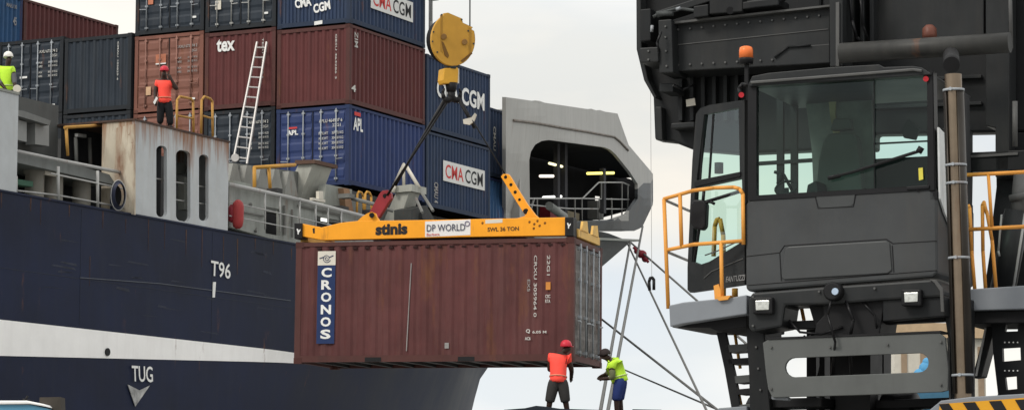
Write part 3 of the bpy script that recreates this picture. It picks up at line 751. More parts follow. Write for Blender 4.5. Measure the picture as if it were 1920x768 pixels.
for m, c in ((m_brownf, (.085, .034, .030)), (m_rosef, (.2, .085, .062)), (m_blkf, (.03, .033, .037)), (m_cbluef, (.032, .045, .075)), (m_aplf, (.03, .05, .125))): m['c'] = c
def mark(root, items, mat, name='marking'):
    for txt, o, U, W_, b in items: mb = MB(); put_text(mb, txt, o, U, W_, b); mb.build(name, mat, root, local=True)
def plate(root, o, U, W_, T, mat, name='decal'):
    mb = MB(); mb.quadbox(o, U, W_, T); return mb.build(name, mat, root, local=True)
e3 = -.012
def ends(txt, yr, z, wdt, h_, b=.02): return (txt, (e3, yr, z), (0, -wdt, 0), (0, 0, h_), b)
def door_codes(root, W_, H, mat=m_mark):
    its = []
    x = -.064
    def t(s_, yr, z, wd, h_): its.append((s_, (x + .05, yr, z), (0, -wd, 0), (0, 0, h_), .012))
    t('CAXU 673974 2', 1.05, H * .80, .82, .10); t('22G1', .52, H * .74, .28, .09)
    for k, zz in enumerate((.66, .61, .53, .48)):
        t('MAX' if k % 2 == 0 else 'TARE', 1.05, H * zz, .22, .07); t('30480 KG', .60, H * zz, .38, .07)
    return mark(root, its, mat)
def locking(): pass
CW, CH = 2.69, 2.585
PITCHQ = 2.76
COLQ = [-2.69 - PITCHQ * i for i in range(7)]
def shipbox(label, s, q, z, L, wall, frame, near='rib', **k):
    return container(label, S(s, q, z), A_, -P_, Z_, L, CW, CH, wall, frame, near, **k)
Z0 = 12.18
def zc(i, lvl): return Z0 + [0, .12, .22, .36, .46][i] + lvl * 2.61
s1 = 8.0; L1 = 5.15
# column A
apl = shipbox('royal blue container with red and white lettering on its doors, under a plain maroon one', s1, COLQ[0], zc(0, 0), L1, m_apl, m_aplf, 'door', ns=17)
mark(apl, [('APL', (-.03, 2.28, 1.72), (0, -.42, 0), (0, 0, .16), .035)], m_letter, 'lettering')
plate(apl, (-.03, 2.24, 1.92), (0, -.34, 0), (0, 0, .06), (-.004, 0, 0), m_cred)
mark(apl, [('APLU 464907 6', (-.02, 1.10, 2.05), (0, -.86, 0), (0, 0, .11), .012), ('22G1', (-.02, .60, 1.90), (0, -.3, 0), (0, 0, .1), .012)] +
     [(a, (-.02, y, z), (0, -w_, 0), (0, 0, .09), .012) for z in (1.66, 1.50, 1.34, 1.18) for a, y, w_ in (('MAX.WT', 1.10, .34), ('30480 KG', .62, .42))], m_mark)
mark(apl, [('APL', (.28, -.004, 1.80), (.62, 0, 0), (0, 0, .42), .03)], m_letter, 'lettering')
plate(apl, (.34, -.002, 2.28), (.4, 0, 0), (0, 0, .12), (0, -.004, 0), m_cred)
br = shipbox('plain maroon container directly above the royal blue one, corner post in view', s1, COLQ[0], zc(0, 1), L1, m_brown2, m_brownf, 'rib', ns=18)
mark(br, [('GESU 464286 3', (e3, .52, 2.28), (0, 0, -1.45), (0, -.06, 0), .012)], m_mark)
mark(br, [('ZIM', (.32, -.004, 2.38), (0, 0, -.5), (.22, 0, 0), .01)], m_mark)
mark(br, [('4', (.12, -.008, .42), (.3, 0, 0), (0, 0, .22), .03)], m_mark)
ct = shipbox('slate blue container on top of the plain maroon one, with a white lettered side panel', s1, COLQ[0], zc(0, 2), L1, m_cblue, m_cbluef, 'rib', ns=20, ne=18)
def cma_panel(root, x0, x1, z0, z1):
    plate(root, (x0, -.008, z0), (x1 - x0, 0, 0), (0, 0, z1 - z0), (0, -.008, 0), M('decal_white', (.62, .62, .60), .6, 0, .08), 'name_panel')
    w_ = x1 - x0; h_ = z1 - z0
    mark(root, [('CMA', (x0 + w_ * .05, -.02, z0 + h_ * .16), (w_ * .43, 0, 0), (0, 0, h_ * .68), .012)], m_cred, 'lettering')
    mark(root, [('CGM', (x0 + w_ * .52, -.02, z0 + h_ * .16), (w_ * .43, 0, 0), (0, 0, h_ * .68), .012)], m_cdark, 'lettering')
cma_panel(ct, 1.35, 4.25, .72, 1.40)
mark(ct, [('CGM', (-.02, 1.32, .40), (0, -.62, .1), (0, .04, .30), .04)], m_letter, 'lettering')
mark(ct, [('CMA', (-.02, 2.0, .62), (0, -.6, .05), (0, .06, .3), .04)], m_letter, 'lettering')
plate(ct, (-.02, 1.3, .02), (0, -.3, .02), (0, 0, .12), (-.004, 0, 0), m_letter, 'worn_patch')
# column B
cb0 = shipbox('charcoal container with doors behind the foot of the leaning ladder', s1, COLQ[1], zc(1, 0), L1, m_blk, m_blkf, 'door', ns=17)
door_codes(cb0, CW, CH)
tex = shipbox('maroon container with white lowercase letters, the ladder leaning on it', s1, COLQ[1], zc(1, 1), L1, m_brown2, m_brownf, 'rib', ns=17)
mark(tex, [('tex', (e3, 2.24, 1.92), (0, -.70, 0), (0, 0, .42), .03)], m_letter, 'lettering')
mark(tex, [('TEXU 285640 1', (e3, .50, 2.25), (0, 0, -1.3), (0, -.06, 0), .012)], m_mark)
cb2 = shipbox('charcoal container with pale locking bars above the lowercase lettered maroon one', s1, COLQ[1], zc(1, 2), L1, m_blk, m_blkf, 'door', ns=17, bars=M('bar_pale', (.42, .42, .40), .5, .2, .2, .2))
plate(cb2, (-.02, 2.30, .72), (0, -.22, 0), (0, 0, .3), (-.01, 0, 0), m_pale, 'placard'); plate(cb2, (-.02, .42, .42), (0, -.14, 0), (0, 0, .07), (-.01, 0, 0), m_letter, 'placard')
# column C
cc0 = shipbox('faded red container lowest behind the yellow hoops, below the door end one', s1, COLQ[2], zc(2, 0), L1, m_rose, m_rosef, 'door', ns=17)
cc1 = shipbox('faded red container with doors behind the worker in the orange red vest', s1, COLQ[2], zc(2, 1), L1, m_rose, m_rosef, 'door', ns=17, bars=M('bar_rose', (.27, .14, .11), .6, .1, .2, .3))
door_codes(cc1, CW, CH, m_dmark)
plate(cc1, (-.02, 1.84, 1.62), (0, -.4, 0), (0, 0, .3), (-.006, 0, 0), M('decal_orange', (.45, .17, .10), .7, 0, .3), 'decal')
plate(cc1, (-.021, 1.84, 1.58), (0, -.4, 0), (0, 0, .04), (-.006, 0, 0), m_letter, 'decal')
plate(cc1, (-.02, 2.22, .58), (0, -.2, 0), (0, 0, .28), (-.006, 0, 0), M('decal_peach', (.55, .36, .22), .7, 0, .2), 'placard')
plate(cc1, (-.02, .42, .32), (0, -.14, 0), (0, 0, .06), (-.006, 0, 0), m_letter, 'placard')
cc2 = shipbox('charcoal container with doors on top of the faded red one', s1, COLQ[2], zc(2, 2), L1, m_blk, m_blkf, 'door', ns=17)
plate(cc2, (-.02, .42, .42), (0, -.14, 0), (0, 0, .07), (-.006, 0, 0), m_letter, 'placard')
plate(cc2, (-.02, 2.18, 1.02), (0, -.2, 0), (0, 0, .24), (-.006, 0, 0), M('decal_orange'  , (.45, .17, .10)), 'placard')
# columns D, E
cdn = shipbox('charcoal container with a plain ribbed end between two door ends', s1 - .1, COLQ[3], zc(3, 1), L1, m_blk, m_blkf, 'rib', ns=17, ne=9)
mark(cdn, [('CMAU 105829 4', (e3, .56, 2.32), (0, 0, -1.3), (0, -.06, 0), .012)], m_mark)
ce = shipbox('charcoal container with doors beside the worker in the white helmet', s1 - .1, COLQ[4], zc(4, 1), L1, m_blk, m_blkf, 'door', ns=17)
door_codes(ce, CW, CH); plate(ce, (-.02, .42, .22), (0, -.14, 0), (0, 0, .07), (-.006, 0, 0), m_letter, 'placard')
plate(ce, (-.02, 1.75, 1.25), (0, -.3, 0), (0, 0, .07), (-.006, 0, 0), m_letter, 'placard')
for i in (3, 4):
    pass
cd0 = shipbox('dark container mostly hidden below the plain ribbed charcoal end', s1 - .1, COLQ[3], zc(3, 0), L1, m_blk, m_blkf, 'rib', ns=17)
ce0 = shipbox('dark container mostly hidden below the leftmost charcoal doors', s1 - .1, COLQ[4], zc(4, 0), L1, m_blk, m_blkf, 'door', ns=17)
# column G, further inboard
qg = -18.15
gb = container('bright blue container at the upper left edge, beside a maroon side', S(5.3, qg, zc(0, 2) + .2), A_, -P_, Z_, 6.25, CW, CH, m_bblue, m_aplf, 'rib', ns=24)
mark(gb, [('MAEU 30', (5.3, -.01, 2.1), (.6, 0, 0), (0, 0, .14), .02), ('45', (5.7, -.01, 1.5), (.2, 0, 0), (0, 0, .3), .02)], m_dmark)
gr = container('maroon container seen along its side, topmost at the far left', S(11.65, qg, zc(0, 2) + .2), A_, -P_, Z_, 5.9, CW, CH, m_brown2, m_brownf, 'rib', ns=21)
for s_, lab in ((5.3, None), (11.65, None)):
    pass
mb = MB(); mb.quadbox(S(4, qg - .1, 11.9), A_ * 14, P_ * -2.4, Z_ * 5.3); mb.build('hatch_stack_support', m_deckd, ship)
# second bay
s2 = 13.28; L2 = 4.8
c2a = shipbox('slate blue container just above the spreader, with a white lettered side panel', s2, COLQ[0], zc(0, 0) - .14, L2, m_cblue, m_cbluef, 'rib', ns=20)
cma_panel(c2a, 1.2, 4.35, 1.02, 1.72)
mark(c2a, [('CMAU 4', (.55, -.01, .9), (0, 0, -.7), (.3, 0, 0), .02)], m_dmark)
c2b = shipbox('slate blue container with big white letters partly covered by the hook block', s2, COLQ[0], zc(0, 1) - .14, L2, m_cblue, m_cbluef, 'rib', ns=20)
mark(c2b, [('CMA', (.72, -.012, 1.22), (1.62, 0, 0), (0, 0, .62), .03), ('CGM', (2.58, -.012, 1.22), (1.75, 0, 0), (0, 0, .62), .03)], m_letter, 'lettering')
c2c = None
s3 = 18.15
for k, (lab, wl, fr_) in enumerate((('bright blue container end sliver low beside the bow shelter', m_bblue, m_aplf), ('slate blue container sliver high beside the bow shelter', m_cblue, m_cbluef))):
    r_ = container(lab, S(s3, -4.54, 11.55 + k * 2.6), A_, -P_, Z_, 4.8, CW, CH, wl, fr_, 'rib', ns=18)
    if k: mark(r_, [('CMAU', (3.9, -.01, 1.9), (0, 0, -.9), (.2, 0, 0), .02)], m_mark)
mb = MB(); mb.quadbox(S(12.9, -2.7, 9.3), A_ * 10.5, P_ * -8, Z_ * 2.2); mb.build('hatch_coaming', m_deckd, ship)
# lashing post at the top corner of column A
mb = MB(); mb.tube(S(13.0, -2.4, 17.4), S(13.0, -2.4, 21), .07); mb.quadbox(S(12.9, -2.5, 19.0), A_ * .3, P_ * .3, Z_ * .3); mb.build('lashing_post', m_railg, ship)

# ladder
lad = thing('ladder', 'aluminium ladder leaning against the lettered maroon container', 'ladder', tuple(PS(449, 306, 7.0)))
bl, brr, tl, tr = PS(437, 303, 6.9), PS(463, 307, 6.9), PS(482, 79, 7.92), PS(500, 79, 7.92)
for a, b in ((bl, tl), (brr, tr)):
    mb = MB(); mb.tube(a, b, .04, n=6); mb.build('stile', m_alu, lad)
for i in range(12):
    t = .04 + i * .083; mb = MB(); mb.tube(bl.lerp(tl, t), brr.lerp(tr, t), .026, n=6); mb.build('rung', m_alu, lad)
c_ = PS(441, 296, 6.85); mb = MB(); mb.lathe(c_, [(.12, -.03), (.14, 0), (.12, .03)], 16, (0, 1, 0)); mb.build('foot_wheel', m_alu, lad)

# ------------------------------------------------------------------ hanging container and spreader
DR = 55.0
Rr = at(1075, 678, DR); Lc = at(551, 681, DR + 1.66)
HX = (Lc - Rr).normalized(); HL = (Lc - Rr).length
HY = V((0, 0, 1)).cross(HX).normalized(); HZ = HX.cross(HY).normalized(); HW, HH = 2.44, 2.59
hc = container('maroon container hanging from the orange spreader, navy vertical name strip on its side', Rr - HY * HW, HX, HY, HZ, HL, HW, HH, m_brown, m_brownf, 'door', ns=21, ne=9, dep=.024, group=None, dmat=m_doorg, name='shipping_container')
plate(hc, (HL - .50, HW + .004, .42), (-.40, 0, 0), (0, 0, 1.66), (0, .006, 0), m_cnavy, 'name_strip')
plate(hc, (HL - .50, HW + .004, 2.085), (-.40, 0, 0), (0, 0, .30), (0, .006, 0), M('decal_cream', (.64, .60, .52), .6, 0, .1), 'emblem_panel')
its = []
for i, ch in enumerate('CRONOS'): its.append((ch, (HL - .59, HW + .016, 1.83 - i * .262), (-.23, 0, 0), (0, 0, .20), .035))
mark(hc, its, m_letter, 'lettering')
# emblem: small spiral with two strokes
mb = MB(); pv = None; ec = V((HL - .70, HW + .014, 2.23))
for k in range(30):
    a = k * .42; r_ = .012 + .0028 * k; p = ec + V((-r_ * math.cos(a), 0, r_ * math.sin(a)))
    if pv: mb.tube(pv, p, .007, n=5)
    pv = p
mb.tube(ec + V((.16, 0, 0)), ec + V((.06, 0, .03)), .01, n=5); mb.tube(ec + V((-.06, 0, .02)), ec + V((-.15, 0, .06)), .01, n=5)
mb.build('emblem', m_cnavy, hc, local=True)
mark(hc, [('CRXU 305964 0', (.86, HW + .006, 2.22), (0, 0, -1.28), (-.066, 0, 0), .008), ('22G1', (.58, HW + .006, 2.22), (0, 0, -.42), (-.066, 0, 0), .008)], m_mark, 'marking')
plate(hc, (.60, HW + .004, 1.50), (-.10, 0, 0), (0, 0, .16), (0, .006, 0), M('decal_amber', (.55, .22, .05), .6), 'placard')
mark(hc, [('CSC', (.61, HW + .006, 1.33), (-.11, 0, 0), (0, 0, .07), .02), ('RTA', (.61, HW + .006, 1.23), (-.11, 0, 0), (0, 0, .07), .02), ('6.05 M', (.88, HW + .006, .60), (-.30, 0, 0), (0, 0, .055), .02), ('Q', (1.02, HW + .006, .60), (-.09, 0, 0), (0, 0, .09), .03), ('AC6', (1.04, HW + .006, .46), (-.12, 0, 0), (0, 0, .07), .03)], m_mark)
mark(hc, [('EX5', (1.0, HW + .006, 1.72), (0, 0, -.25), (-.06, 0, 0), .01)], m_dmark)
plate(hc, (2.78, HW + .004, .30), (-.09, 0, 0), (0, 0, .12), (0, .006, 0), m_dmark, 'placard')
mb = MB(); mb.tube((3.62, HW + .004, .25), (3.54, HW + .004, 2.1), .011, n=5); mb.build('scratch', m_dmark, hc, local=True)
# forklift pockets
for x in (HL - 1.95, HL - 4.0): mb = MB(); mb.box((x, HW - .01, .035), (x + .36, HW + .006, .125)); mb.build('forklift_pocket', m_black, hc, local=True)
# rain gutter notches along the top rail
for i in range(21): mb = MB(); mb.box((.2 + i * .268, HW - .03, HH - .17), (.29 + i * .268, HW + .004, HH - .13)); mb.build('rail_notch', M('notch_dark', (.03, .014, .013), .8), hc, local=True)

spr = thing('container_spreader', 'orange lifting spreader locked on the hanging maroon container', 'spreader', tuple(Rr + HZ * HH + HX * HL / 2 - HY * HW / 2))
def HP(px, py, off=0.0): return onp(px, py, Rr - HY * off, HY)
def hslab(mb, pts, off, th): return mb.prism([HP(x, y, off) for x, y in pts], HY * -th)
mb = MB(); hslab(mb, [(563, 418), (603, 426), (640, 417), (668, 414), (860, 411), (1061, 407), (1061, 441), (860, 444), (605, 450), (563, 442)], .05, .22); beam = mb.build('side_beam', m_spr, spr, bevel=.01)
mb = MB(); hslab(mb, [(563, 418), (603, 426), (640, 417), (860, 411), (1061, 407), (1061, 441), (860, 444), (605, 450), (563, 442)], 2.1, .22); mb.build('side_beam', m_spr, spr)
mb = MB(); hslab(mb, [(700, 416), (960, 412), (960, 435), (700, 440)], .3, 1.78); mb.build('cross_frame', M('spreader_dark', (.05, .045, .04), .6, 0, .2, .2), spr)
for x0, x1, y0, y1 in ((552, 566, 418, 447), (1059, 1075, 407, 442)):
    mb = MB(); hslab(mb, [(x0, y0), (x1, y0), (x1, y1), (x0, y1)], -.01, .3); cb = mb.build('twistlock_housing', m_black, spr, bevel=.01)
    mb = MB(); hslab(mb, [(x0 + 4, y0 + 11), (x0 + 6, y0 + 10), (x0 + 8, y0 + 14), (x0 + 11, y0 + 11), (x0 + 11, y0 + 14), (x0 + 8, y0 + 18), (x0 + 8, y0 + 21), (x0 + 6, y0 + 21), (x0 + 6, y0 + 17)], -.016, .01); mb.build('indicator', m_letter, cb)
    mb = MB(); hslab(mb, [(x0, y0), (x1, y0), (x1, y1), (x0, y1)], 2.12, .3); mb.build('twistlock_housing', m_black, spr)
# end beams
for ex in (-.02, HL - .16):
    mb = MB(); o = Rr - HY * 2.15 + HX * ex + HZ * (HH + .03); mb.quadbox(o, HX * .18, HY * 1.85, HZ * .17); mb.build('end_beam', m_spy, spr, bevel=.01)
    for yy in (.25, 1.15):
        mb = MB(); o = Rr - HY * (2.2 - yy * .0) + HY * yy + HX * (ex - .02) + HZ * (HH + .19); mb.prism([o, o + HY * .55, o + HY * .45 + HZ * .2, o + HY * .1 + HZ * .24], HX * .05); mb.build('flipper_bracket', m_spy, spr)
# lugs and arms
mb = MB(); hslab(mb, [(668, 416), (680, 405), (690, 399), (697, 397), (704, 400), (706, 406), (712, 414)], .06, .08); mb.build('lifting_lug', m_spr, spr)
mb = MB(); mb.tube(HP(697, 403, .05), HP(697, 403, -.02), .055, n=14); mb.build('lug_pin', m_black, spr)
def arm(pts, off, th, mat, holes, name='lifting_arm'):
    mb = MB(); hslab(mb, pts, off, th); o = mb.build(name, mat, spr, bevel=.008)
    for x, y, r_ in holes: mb = MB(); mb.tube(HP(x, y, off - .01), HP(x, y, off + .03), r_, n=12); mb.build('pin_hole', m_black, o)
arm([(939, 331), (943, 326), (953, 326), (958, 333), (968, 350), (988, 382), (1003, 402), (1012, 410), (960, 412), (985, 404), (962, 368)], .45, .12, m_spr, ((958, 346, .035), (966, 360, .035), (974, 374, .03), (986, 396, .06), (948, 332, .035)))
arm([(690, 402), (712, 362), (717, 357), (727, 356), (733, 362), (734, 372), (729, 378), (710, 408), (692, 412)], .9, .14, M('arm_red', (.25, .028, .035), .5, 0, .2, .2), ((722, 367, .05),))
# sheets and lettering on the side beam
hb = lambda x, y: HP(x, y, .044)
mb = MB(); hslab(mb, [(797, 415), (882, 411), (882, 440), (797, 444)], .046, .01); mb.build('name_panel', M('panel_white', (.72, .70, .68), .5, 0, .04), beam)
plane_text(beam, 'stinis', (704, 441), (764, 439), (704, 420), hb, m_cdark, .05)
hb2 = lambda x, y: HP(x, y, .032)
plane_text(beam, 'DP WORLD', (800, 434), (872, 432), (800, 421), hb2, M('letter_slate', (.05, .055, .09), .6), .005)
plane_text(beam, 'Berbera', (800, 442), (824, 441), (800, 437), hb2, m_cred, .01)
mb = MB(); c_ = HP(876, 419, .036); n_ = 16
for k in range(n_):
    a0, a1 = 2 * math.pi * k / n_, 2 * math.pi * (k + 1) / n_; mb.tube(c_ + HX * -.05 * math.cos(a0) + HZ * .05 * math.sin(a0), c_ + HX * -.05 * math.cos(a1) + HZ * .05 * math.sin(a1), .008, n=5)
mb.build('emblem', M('emblem_purple', (.15, .12, .22), .6), beam)
plane_text(beam, 'SWL 36 TON', (914, 434), (973, 432), (914, 426), hb, M('faded_black', (.10, .05, .02), .7), .03)
mb = MB(); hslab(mb, [(910, 412), (942, 410), (942, 417), (910, 419)], .046, .01); mb.build('data_plate', m_pale, beam)
mb = MB()
for x, y in ((993, 416), (1002, 420), (1012, 423), (1022, 418), (1008, 414), (1001, 428), (905, 418)): mb.tube(HP(x, y, .052), HP(x, y, .044), .028, n=9)
mb.build('bolt_hole', M('rust_spot', (.22, .09, .02), .8), beam)
mb = MB(); hslab(mb, [(586, 428), (590, 427), (590, 437), (587, 437)], .045, .01); mb.build('marking', m_cdark, beam)

# ------------------------------------------------------------------ hook block
DH = 55.6
hkn = V((math.sin(R(30)), -math.cos(R(30)), 0)); hku = V((math.cos(R(30)), math.sin(R(30)), 0))
hk = thing('crane_hook_block', 'round yellow sheave block hanging above the spreader by two wires', 'hook block', tuple(at(846, 75, DH)))
hp0 = at(850, 75, DH)
def KP(px, py, off=0.0): return onp(px, py, hp0 - hkn * off, hkn)
cx, cy = 850, 74; pts = []
for k in range(40):
    a = 2 * math.pi * k / 40; x = cx + 41 * math.cos(a); y = cy + 50 * math.sin(a)
    pts.append((x, y))
pts = [p for p in pts if not (p[1] < 50 and p[0] > 832)] 
ins = [(833, 25), (840, 24), (866, 35), (868, 43), (877, 47), (884, 55)]
pts2 = []
for p in pts: pts2.append(p)
ang = lambda p: math.atan2(p[1] - cy, p[0] - cx)
allp = sorted(pts2 + ins, key=ang)
mb = MB(); mb.prism([KP(x, y) for x, y in allp], hkn * -.07); fp = mb.build('cheek_plate', m_hook, hk, bevel=.012)
mb = MB(); c_ = KP(847, 76, .07); mb.lathe(c_, [(.47, 0), (.50, -.03), (.44, -.12), (.50, -.21), (.47, -.24)], 40, hkn); mb.build('sheave', m_black, hk)
mb = MB(); mb.prism([KP(x, y, .32) for x, y in allp], hkn * -.07); mb.build('cheek_plate', M('hook_edge_dark', (.02, .018, .015), .6), hk)
mb = MB()
for x, y in ((832, 69), (871, 79)): mb.tube(KP(x, y, -.05), KP(x, y, .01), .055, .065, n=14)
mb.build('axle_boss', M('boss_bronze', (.22, .12, .04), .5, 0, .2, .2), fp)
mb = MB()
for x, y in ((813, 60), (811, 78), (820, 98), (828, 28), (866, 37), (888, 82), (878, 58)): mb.tube(KP(x, y, -.02), KP(x, y, .01), .02, n=8)
mb.build('bolt', m_wire, fp)
mb = MB(); mb.prism([KP(x, y, -.012) for x, y in ((828, 78), (832, 80), (842, 104), (840, 109), (834, 104))], hkn * -.02); mb.prism([KP(x, y, -.012) for x, y in ((864, 114), (884, 98), (886, 101), (868, 117))], hkn * -.02); mb.build('slot_mark', M('slot_dark_amber', (.16, .08, .02), .6), fp)
mb = MB(); mb.prism([KP(x, y, -.004) for x, y in ((879, 50), (884, 55), (884, 100), (879, 107))], hkn * -.02); mb.prism([KP(x, y, -.004) for x, y in ((826, 28), (830, 27), (830, 100), (826, 96))], hkn * -.02); mb.build('stiffener', M('stiffener_amber', (.36, .19, .03), .5), fp)
mb = MB(); mb.tube(KP(846, 118, .12), KP(846, 130, .12), .12, n=14); mb.tube(KP(834, 126, .1), KP(858, 123, .1), .05, n=10); mb.build('swivel', m_wire, hk)
mb = MB(); mb.prism([KP(x, y, .02) for x, y in ((833, 128), (858, 126), (860, 131), (859, 156), (833, 157), (831, 150))], hkn * -.26); mb.build('hook_shank_block', M('shank_yellow', (.60, .32, .04), .5, 0, .15, .3), hk, bevel=.02)
mb = MB(); mb.prism([KP(x, y, .06) for x, y in ((856, 127), (861, 129), (861, 156), (857, 157))], hkn * -.2); mb.build('shank_side', m_pale, hk)
# ramshorn hook
mb = MB(); mb.tube(KP(846, 156, .12), KP(846, 172, .12), .14, .1, n=12); mb.tube(KP(846, 170, .12), KP(847, 190, .12), .085, .075, n=12)
for sg in (-1, 1):
    l = [(847, 182), (847 + sg * 8, 189), (847 + sg * 15, 184), (847 + sg * 17, 174), (847 + sg * 14, 166)]
    for a, b, r0, r1 in zip(l, l[1:], (.07, .065, .05, .035), (.065, .05, .035, .02)): mb.tube(KP(*a, .12), KP(*b, .12), r0, r1, n=10)
mb.build('ramshorn_hook', m_black, hk)
for x, y0 in ((808, 40), (881, 52)):
    mb = MB(); p = KP(x, y0, .18); mb.tube(p, p + V((.0, 0, 14)), .016, n=6); mb.build('hoist_wire', m_wire, hk)
# slings: two legs each side, from hook to the lifting arms
def sling(l, lab, off0, off1):
    mb = MB()
    for (x0, y0, o0), (x1, y1, o1), r_ in l: mb.tube(HP(x0, y0, o0), HP(x1, y1, o1), r_, n=7)
    return tag(mb.build('lifting_sling', m_black), lab, 'sling', 'slings under the hook')
sling((((832, 188, .8), (741, 348, .95), .03), ((842, 186, .7), (726, 366, .9), .026), ((836, 184, .75), (800, 250, .85), .045)), 'black sling running down left from the hook to the red lifting arm', 0, 0)
sling((((862, 186, .7), (950, 331, .46), .016), ((858, 184, .8), (890, 240, .7), .032)), 'black sling running down right from the hook to the orange lifting arm', 0, 0)
mb = MB(); mb.prism([HP(868, 224, .62), HP(884, 220, .62), HP(890, 212, .62), HP(893, 215, .62), HP(888, 228, .62), HP(880, 234, .62), HP(869, 232, .62)], HY * -.05)
tag(mb.build('sling_tag', m_pale), 'pale strap end hanging on the right hand sling', 'strap')

# ------------------------------------------------------------------ mooring lines
def line(p0, p1, r_, lab, mat=m_rope, grp='mooring lines at the bow', sag=0.0):
    mb = MB(); n_ = 14; pr = None
    for k in range(n_ + 1):
        t = k / n_; p = p0.lerp(p1, t) - Z_ * (sag * 4 * t * (1 - t))
        if pr is not None: mb.tube(pr, p, r_, n=6, cap=k in (1, n_))
        pr = p
    return tag(mb.build('mooring_rope', mat), lab, 'rope', grp)
DB = 118.0
def ext(x0, y0, x1, y1, y): return x1 + (x1 - x0) * (y - y1) / (y1 - y0)
line(at(1182, 452, DB), at(ext(1182, 452, 1126, 768, 800), 800, 60), .045, 'taut rope falling from the bow past the lime vested worker, left one of two')
line(at(1205, 424, DB), at(ext(1205, 424, 1140, 768, 800), 800, 60), .045, 'taut rope falling from the bow past the lime vested worker, right one of two')
line(at(1176, 455, DB), at(ext(1176, 455, 1316, 750, 860), 860, 70), .04, 'steep grey rope slanting right from the bow to the quay')
line(at(1180, 452, DB), at(1420, 662, 80), .04, 'upper grey rope passing behind the left crane platform')
line(at(1090, 568, DB), at(ext(1126, 598, 1340, 764, 860), 860, 70), .042, 'grey rope coming out from behind the hanging container corner', sag=0)
line(at(1170, 692, DB), at(ext(1180, 697, 1338, 764, 860), 860, 70), .036, 'lowest grey rope meeting the others near the crane stairs')
mb = MB(); c_ = at(1203, 476, 112); mb.ball(c_, .22, 10, 7, 1, .8, .8); mb.ball(c_ + V((.15, 0, -.2)), .15, 8, 6); mb.ball(c_ + V((-.2, 0, .12)), .13, 8, 6); mb.tube(c_ + V((-.35, 0, .3)), c_ + V((.3, 0, -.35)), .06)
tag(mb.build('rope_knot', m_reddark), 'dark red knot tied on the upper mooring rope', 'knot')
for x, y in ((1264, 726), (1285, 735), (1299, 741), (1343, 760), (1220, 706)): pass
hook = thing('snap_hook', 'small black hook hanging on a thin line against the sky', 'hook', tuple(at(1222, 530, 60)))
mb = MB(); mb.path([at(x, y, 60) for x, y in ((1218, 544), (1217, 528), (1219, 521), (1223, 520), (1226, 524), (1226, 543))], .035); mb.build('hook_body', m_black, hook)
mb = MB(); p = at(1222, 520, 60); mb.tube(p, p + V((0, 0, 14)), .006, n=5); mb.build('line', m_railg, hook)

# ------------------------------------------------------------------ crane
UX = V((math.cos(R(24)), -math.sin(R(24)), 0)); VX = V((math.sin(R(24)), math.cos(R(24)), 0))
C0 = at(1580, 450, 28)
def K(px, py, off=0.0): return onp(px, py, C0 + VX * off, VX)
crane = thing('harbour_crane', 'huge charcoal mobile crane with driver cab, orange railings and exhaust pipe on the right', 'crane', (C0.x + 2, C0.y + 4, 2.3))
def kslab(mb, pts, off, th): return mb.prism([K(x, y, off) for x, y in pts], VX * th)
def kpart(name, mat, pts, off, th, parent=None, bevel=.012, **k):
    mb = MB(); kslab(mb, pts, off, th); return mb.build(name, mat, parent or crane, bevel=bevel, **k)
def rect(x0, y0, x1, y1, sl_=0): return [(x0, y0), (x1, y0 + sl_), (x1, y1 + sl_), (x0, y1)]
# upper machine house
house = kpart('machine_house', m_crane, [(1190, -260), (1192, 92), (1206, 150), (1224, 182), (1227, 262), (1262, 266), (1300, 281), (1385, 288), (1540, 281), (1540, -260)], 3.0, .25, bevel=.03)
kpart('machine_house', m_crane, [(1206, -260), (1206, 60), (1225, 150), (1238, 196), (1540, 196), (1540, -260)], 3.26, 2.0)
kpart('machine_house', m_crane, [(1541, -260), (1990, -260), (1990, 246), (1640, 252), (1640, 281), (1541, 281)], 3.02, .25, bevel=.03)
kpart('machine_house', m_crane, [(1541, -260), (1990, -260), (1990, 180), (1541, 196)], 3.28, 2.0)
kpart('box_girder', m_crane2, [(1260, 46), (1556, 14), (1556, 118), (1262, 134)], 2.4, .55)
kpart('girder_flange', m_craneL, [(1260, 41), (1556, 9), (1556, 12.5), (1260, 45)], 2.3, .6, bevel=0)
kpart('girder_seam', m_craneL, [(1264, 84), (1552, 54), (1552, 55.5), (1264, 85.5)], 2.39, .02, bevel=0)
kpart('hinge_column', m_crane2, [(1234, 38), (1259, 36), (1262, 136), (1236, 137)], 2.2, .5)
kpart('hinge_box', m_crane2, rect(1199, 90, 1234, 118, -2), 2.15, .5); kpart('hinge_box', m_crane, rect(1200, 18, 1220, 78, -2), 2.5, .5); kpart('hinge_box', m_crane2, rect(1236, 156, 1262, 172), 2.5, .4)
kpart('edge_plate', m_crane2, [(1192, -60), (1200, -60), (1203, 96), (1215, 150), (1231, 182), (1226, 184), (1208, 152), (1195, 96)], 2.8, .2)
for x in range(1272, 1400, 21): kpart('panel_rib', m_crane2, [(x, 140), (x + 7, 139), (x + 7, 226), (x, 227)], 2.9, .1, bevel=.005)
kpart('lower_flange', m_crane2, [(1258, 231), (1302, 228), (1302, 238), (1258, 241)], 2.75, .25); kpart('lower_flange', m_crane2, [(1228, 200), (1240, 200), (1242, 264), (1229, 262)], 2.85, .15)
kpart('diagonal_brace', m_crane2, [(1228, 22), (1290, 2), (1340, -14), (1340, 0), (1290, 16), (1232, 34)], 2.5, .3)
for pl in ([(1300, 12), (1328, 8), (1328, 30), (1300, 34)], [(1330, -10), (1392, -14), (1392, 22), (1330, 27)], [(1392, 4), (1460, -4), (1460, 10), (1420, 14), (1392, 18)]): kpart('top_bracket', m_crane, pl, 2.2, .4)
mb = MB(); mb.tube(K(1369, 20, 2.19), K(1369, 20, 2.3), .045, n=12); mb.build('pin_hole', m_black, crane)
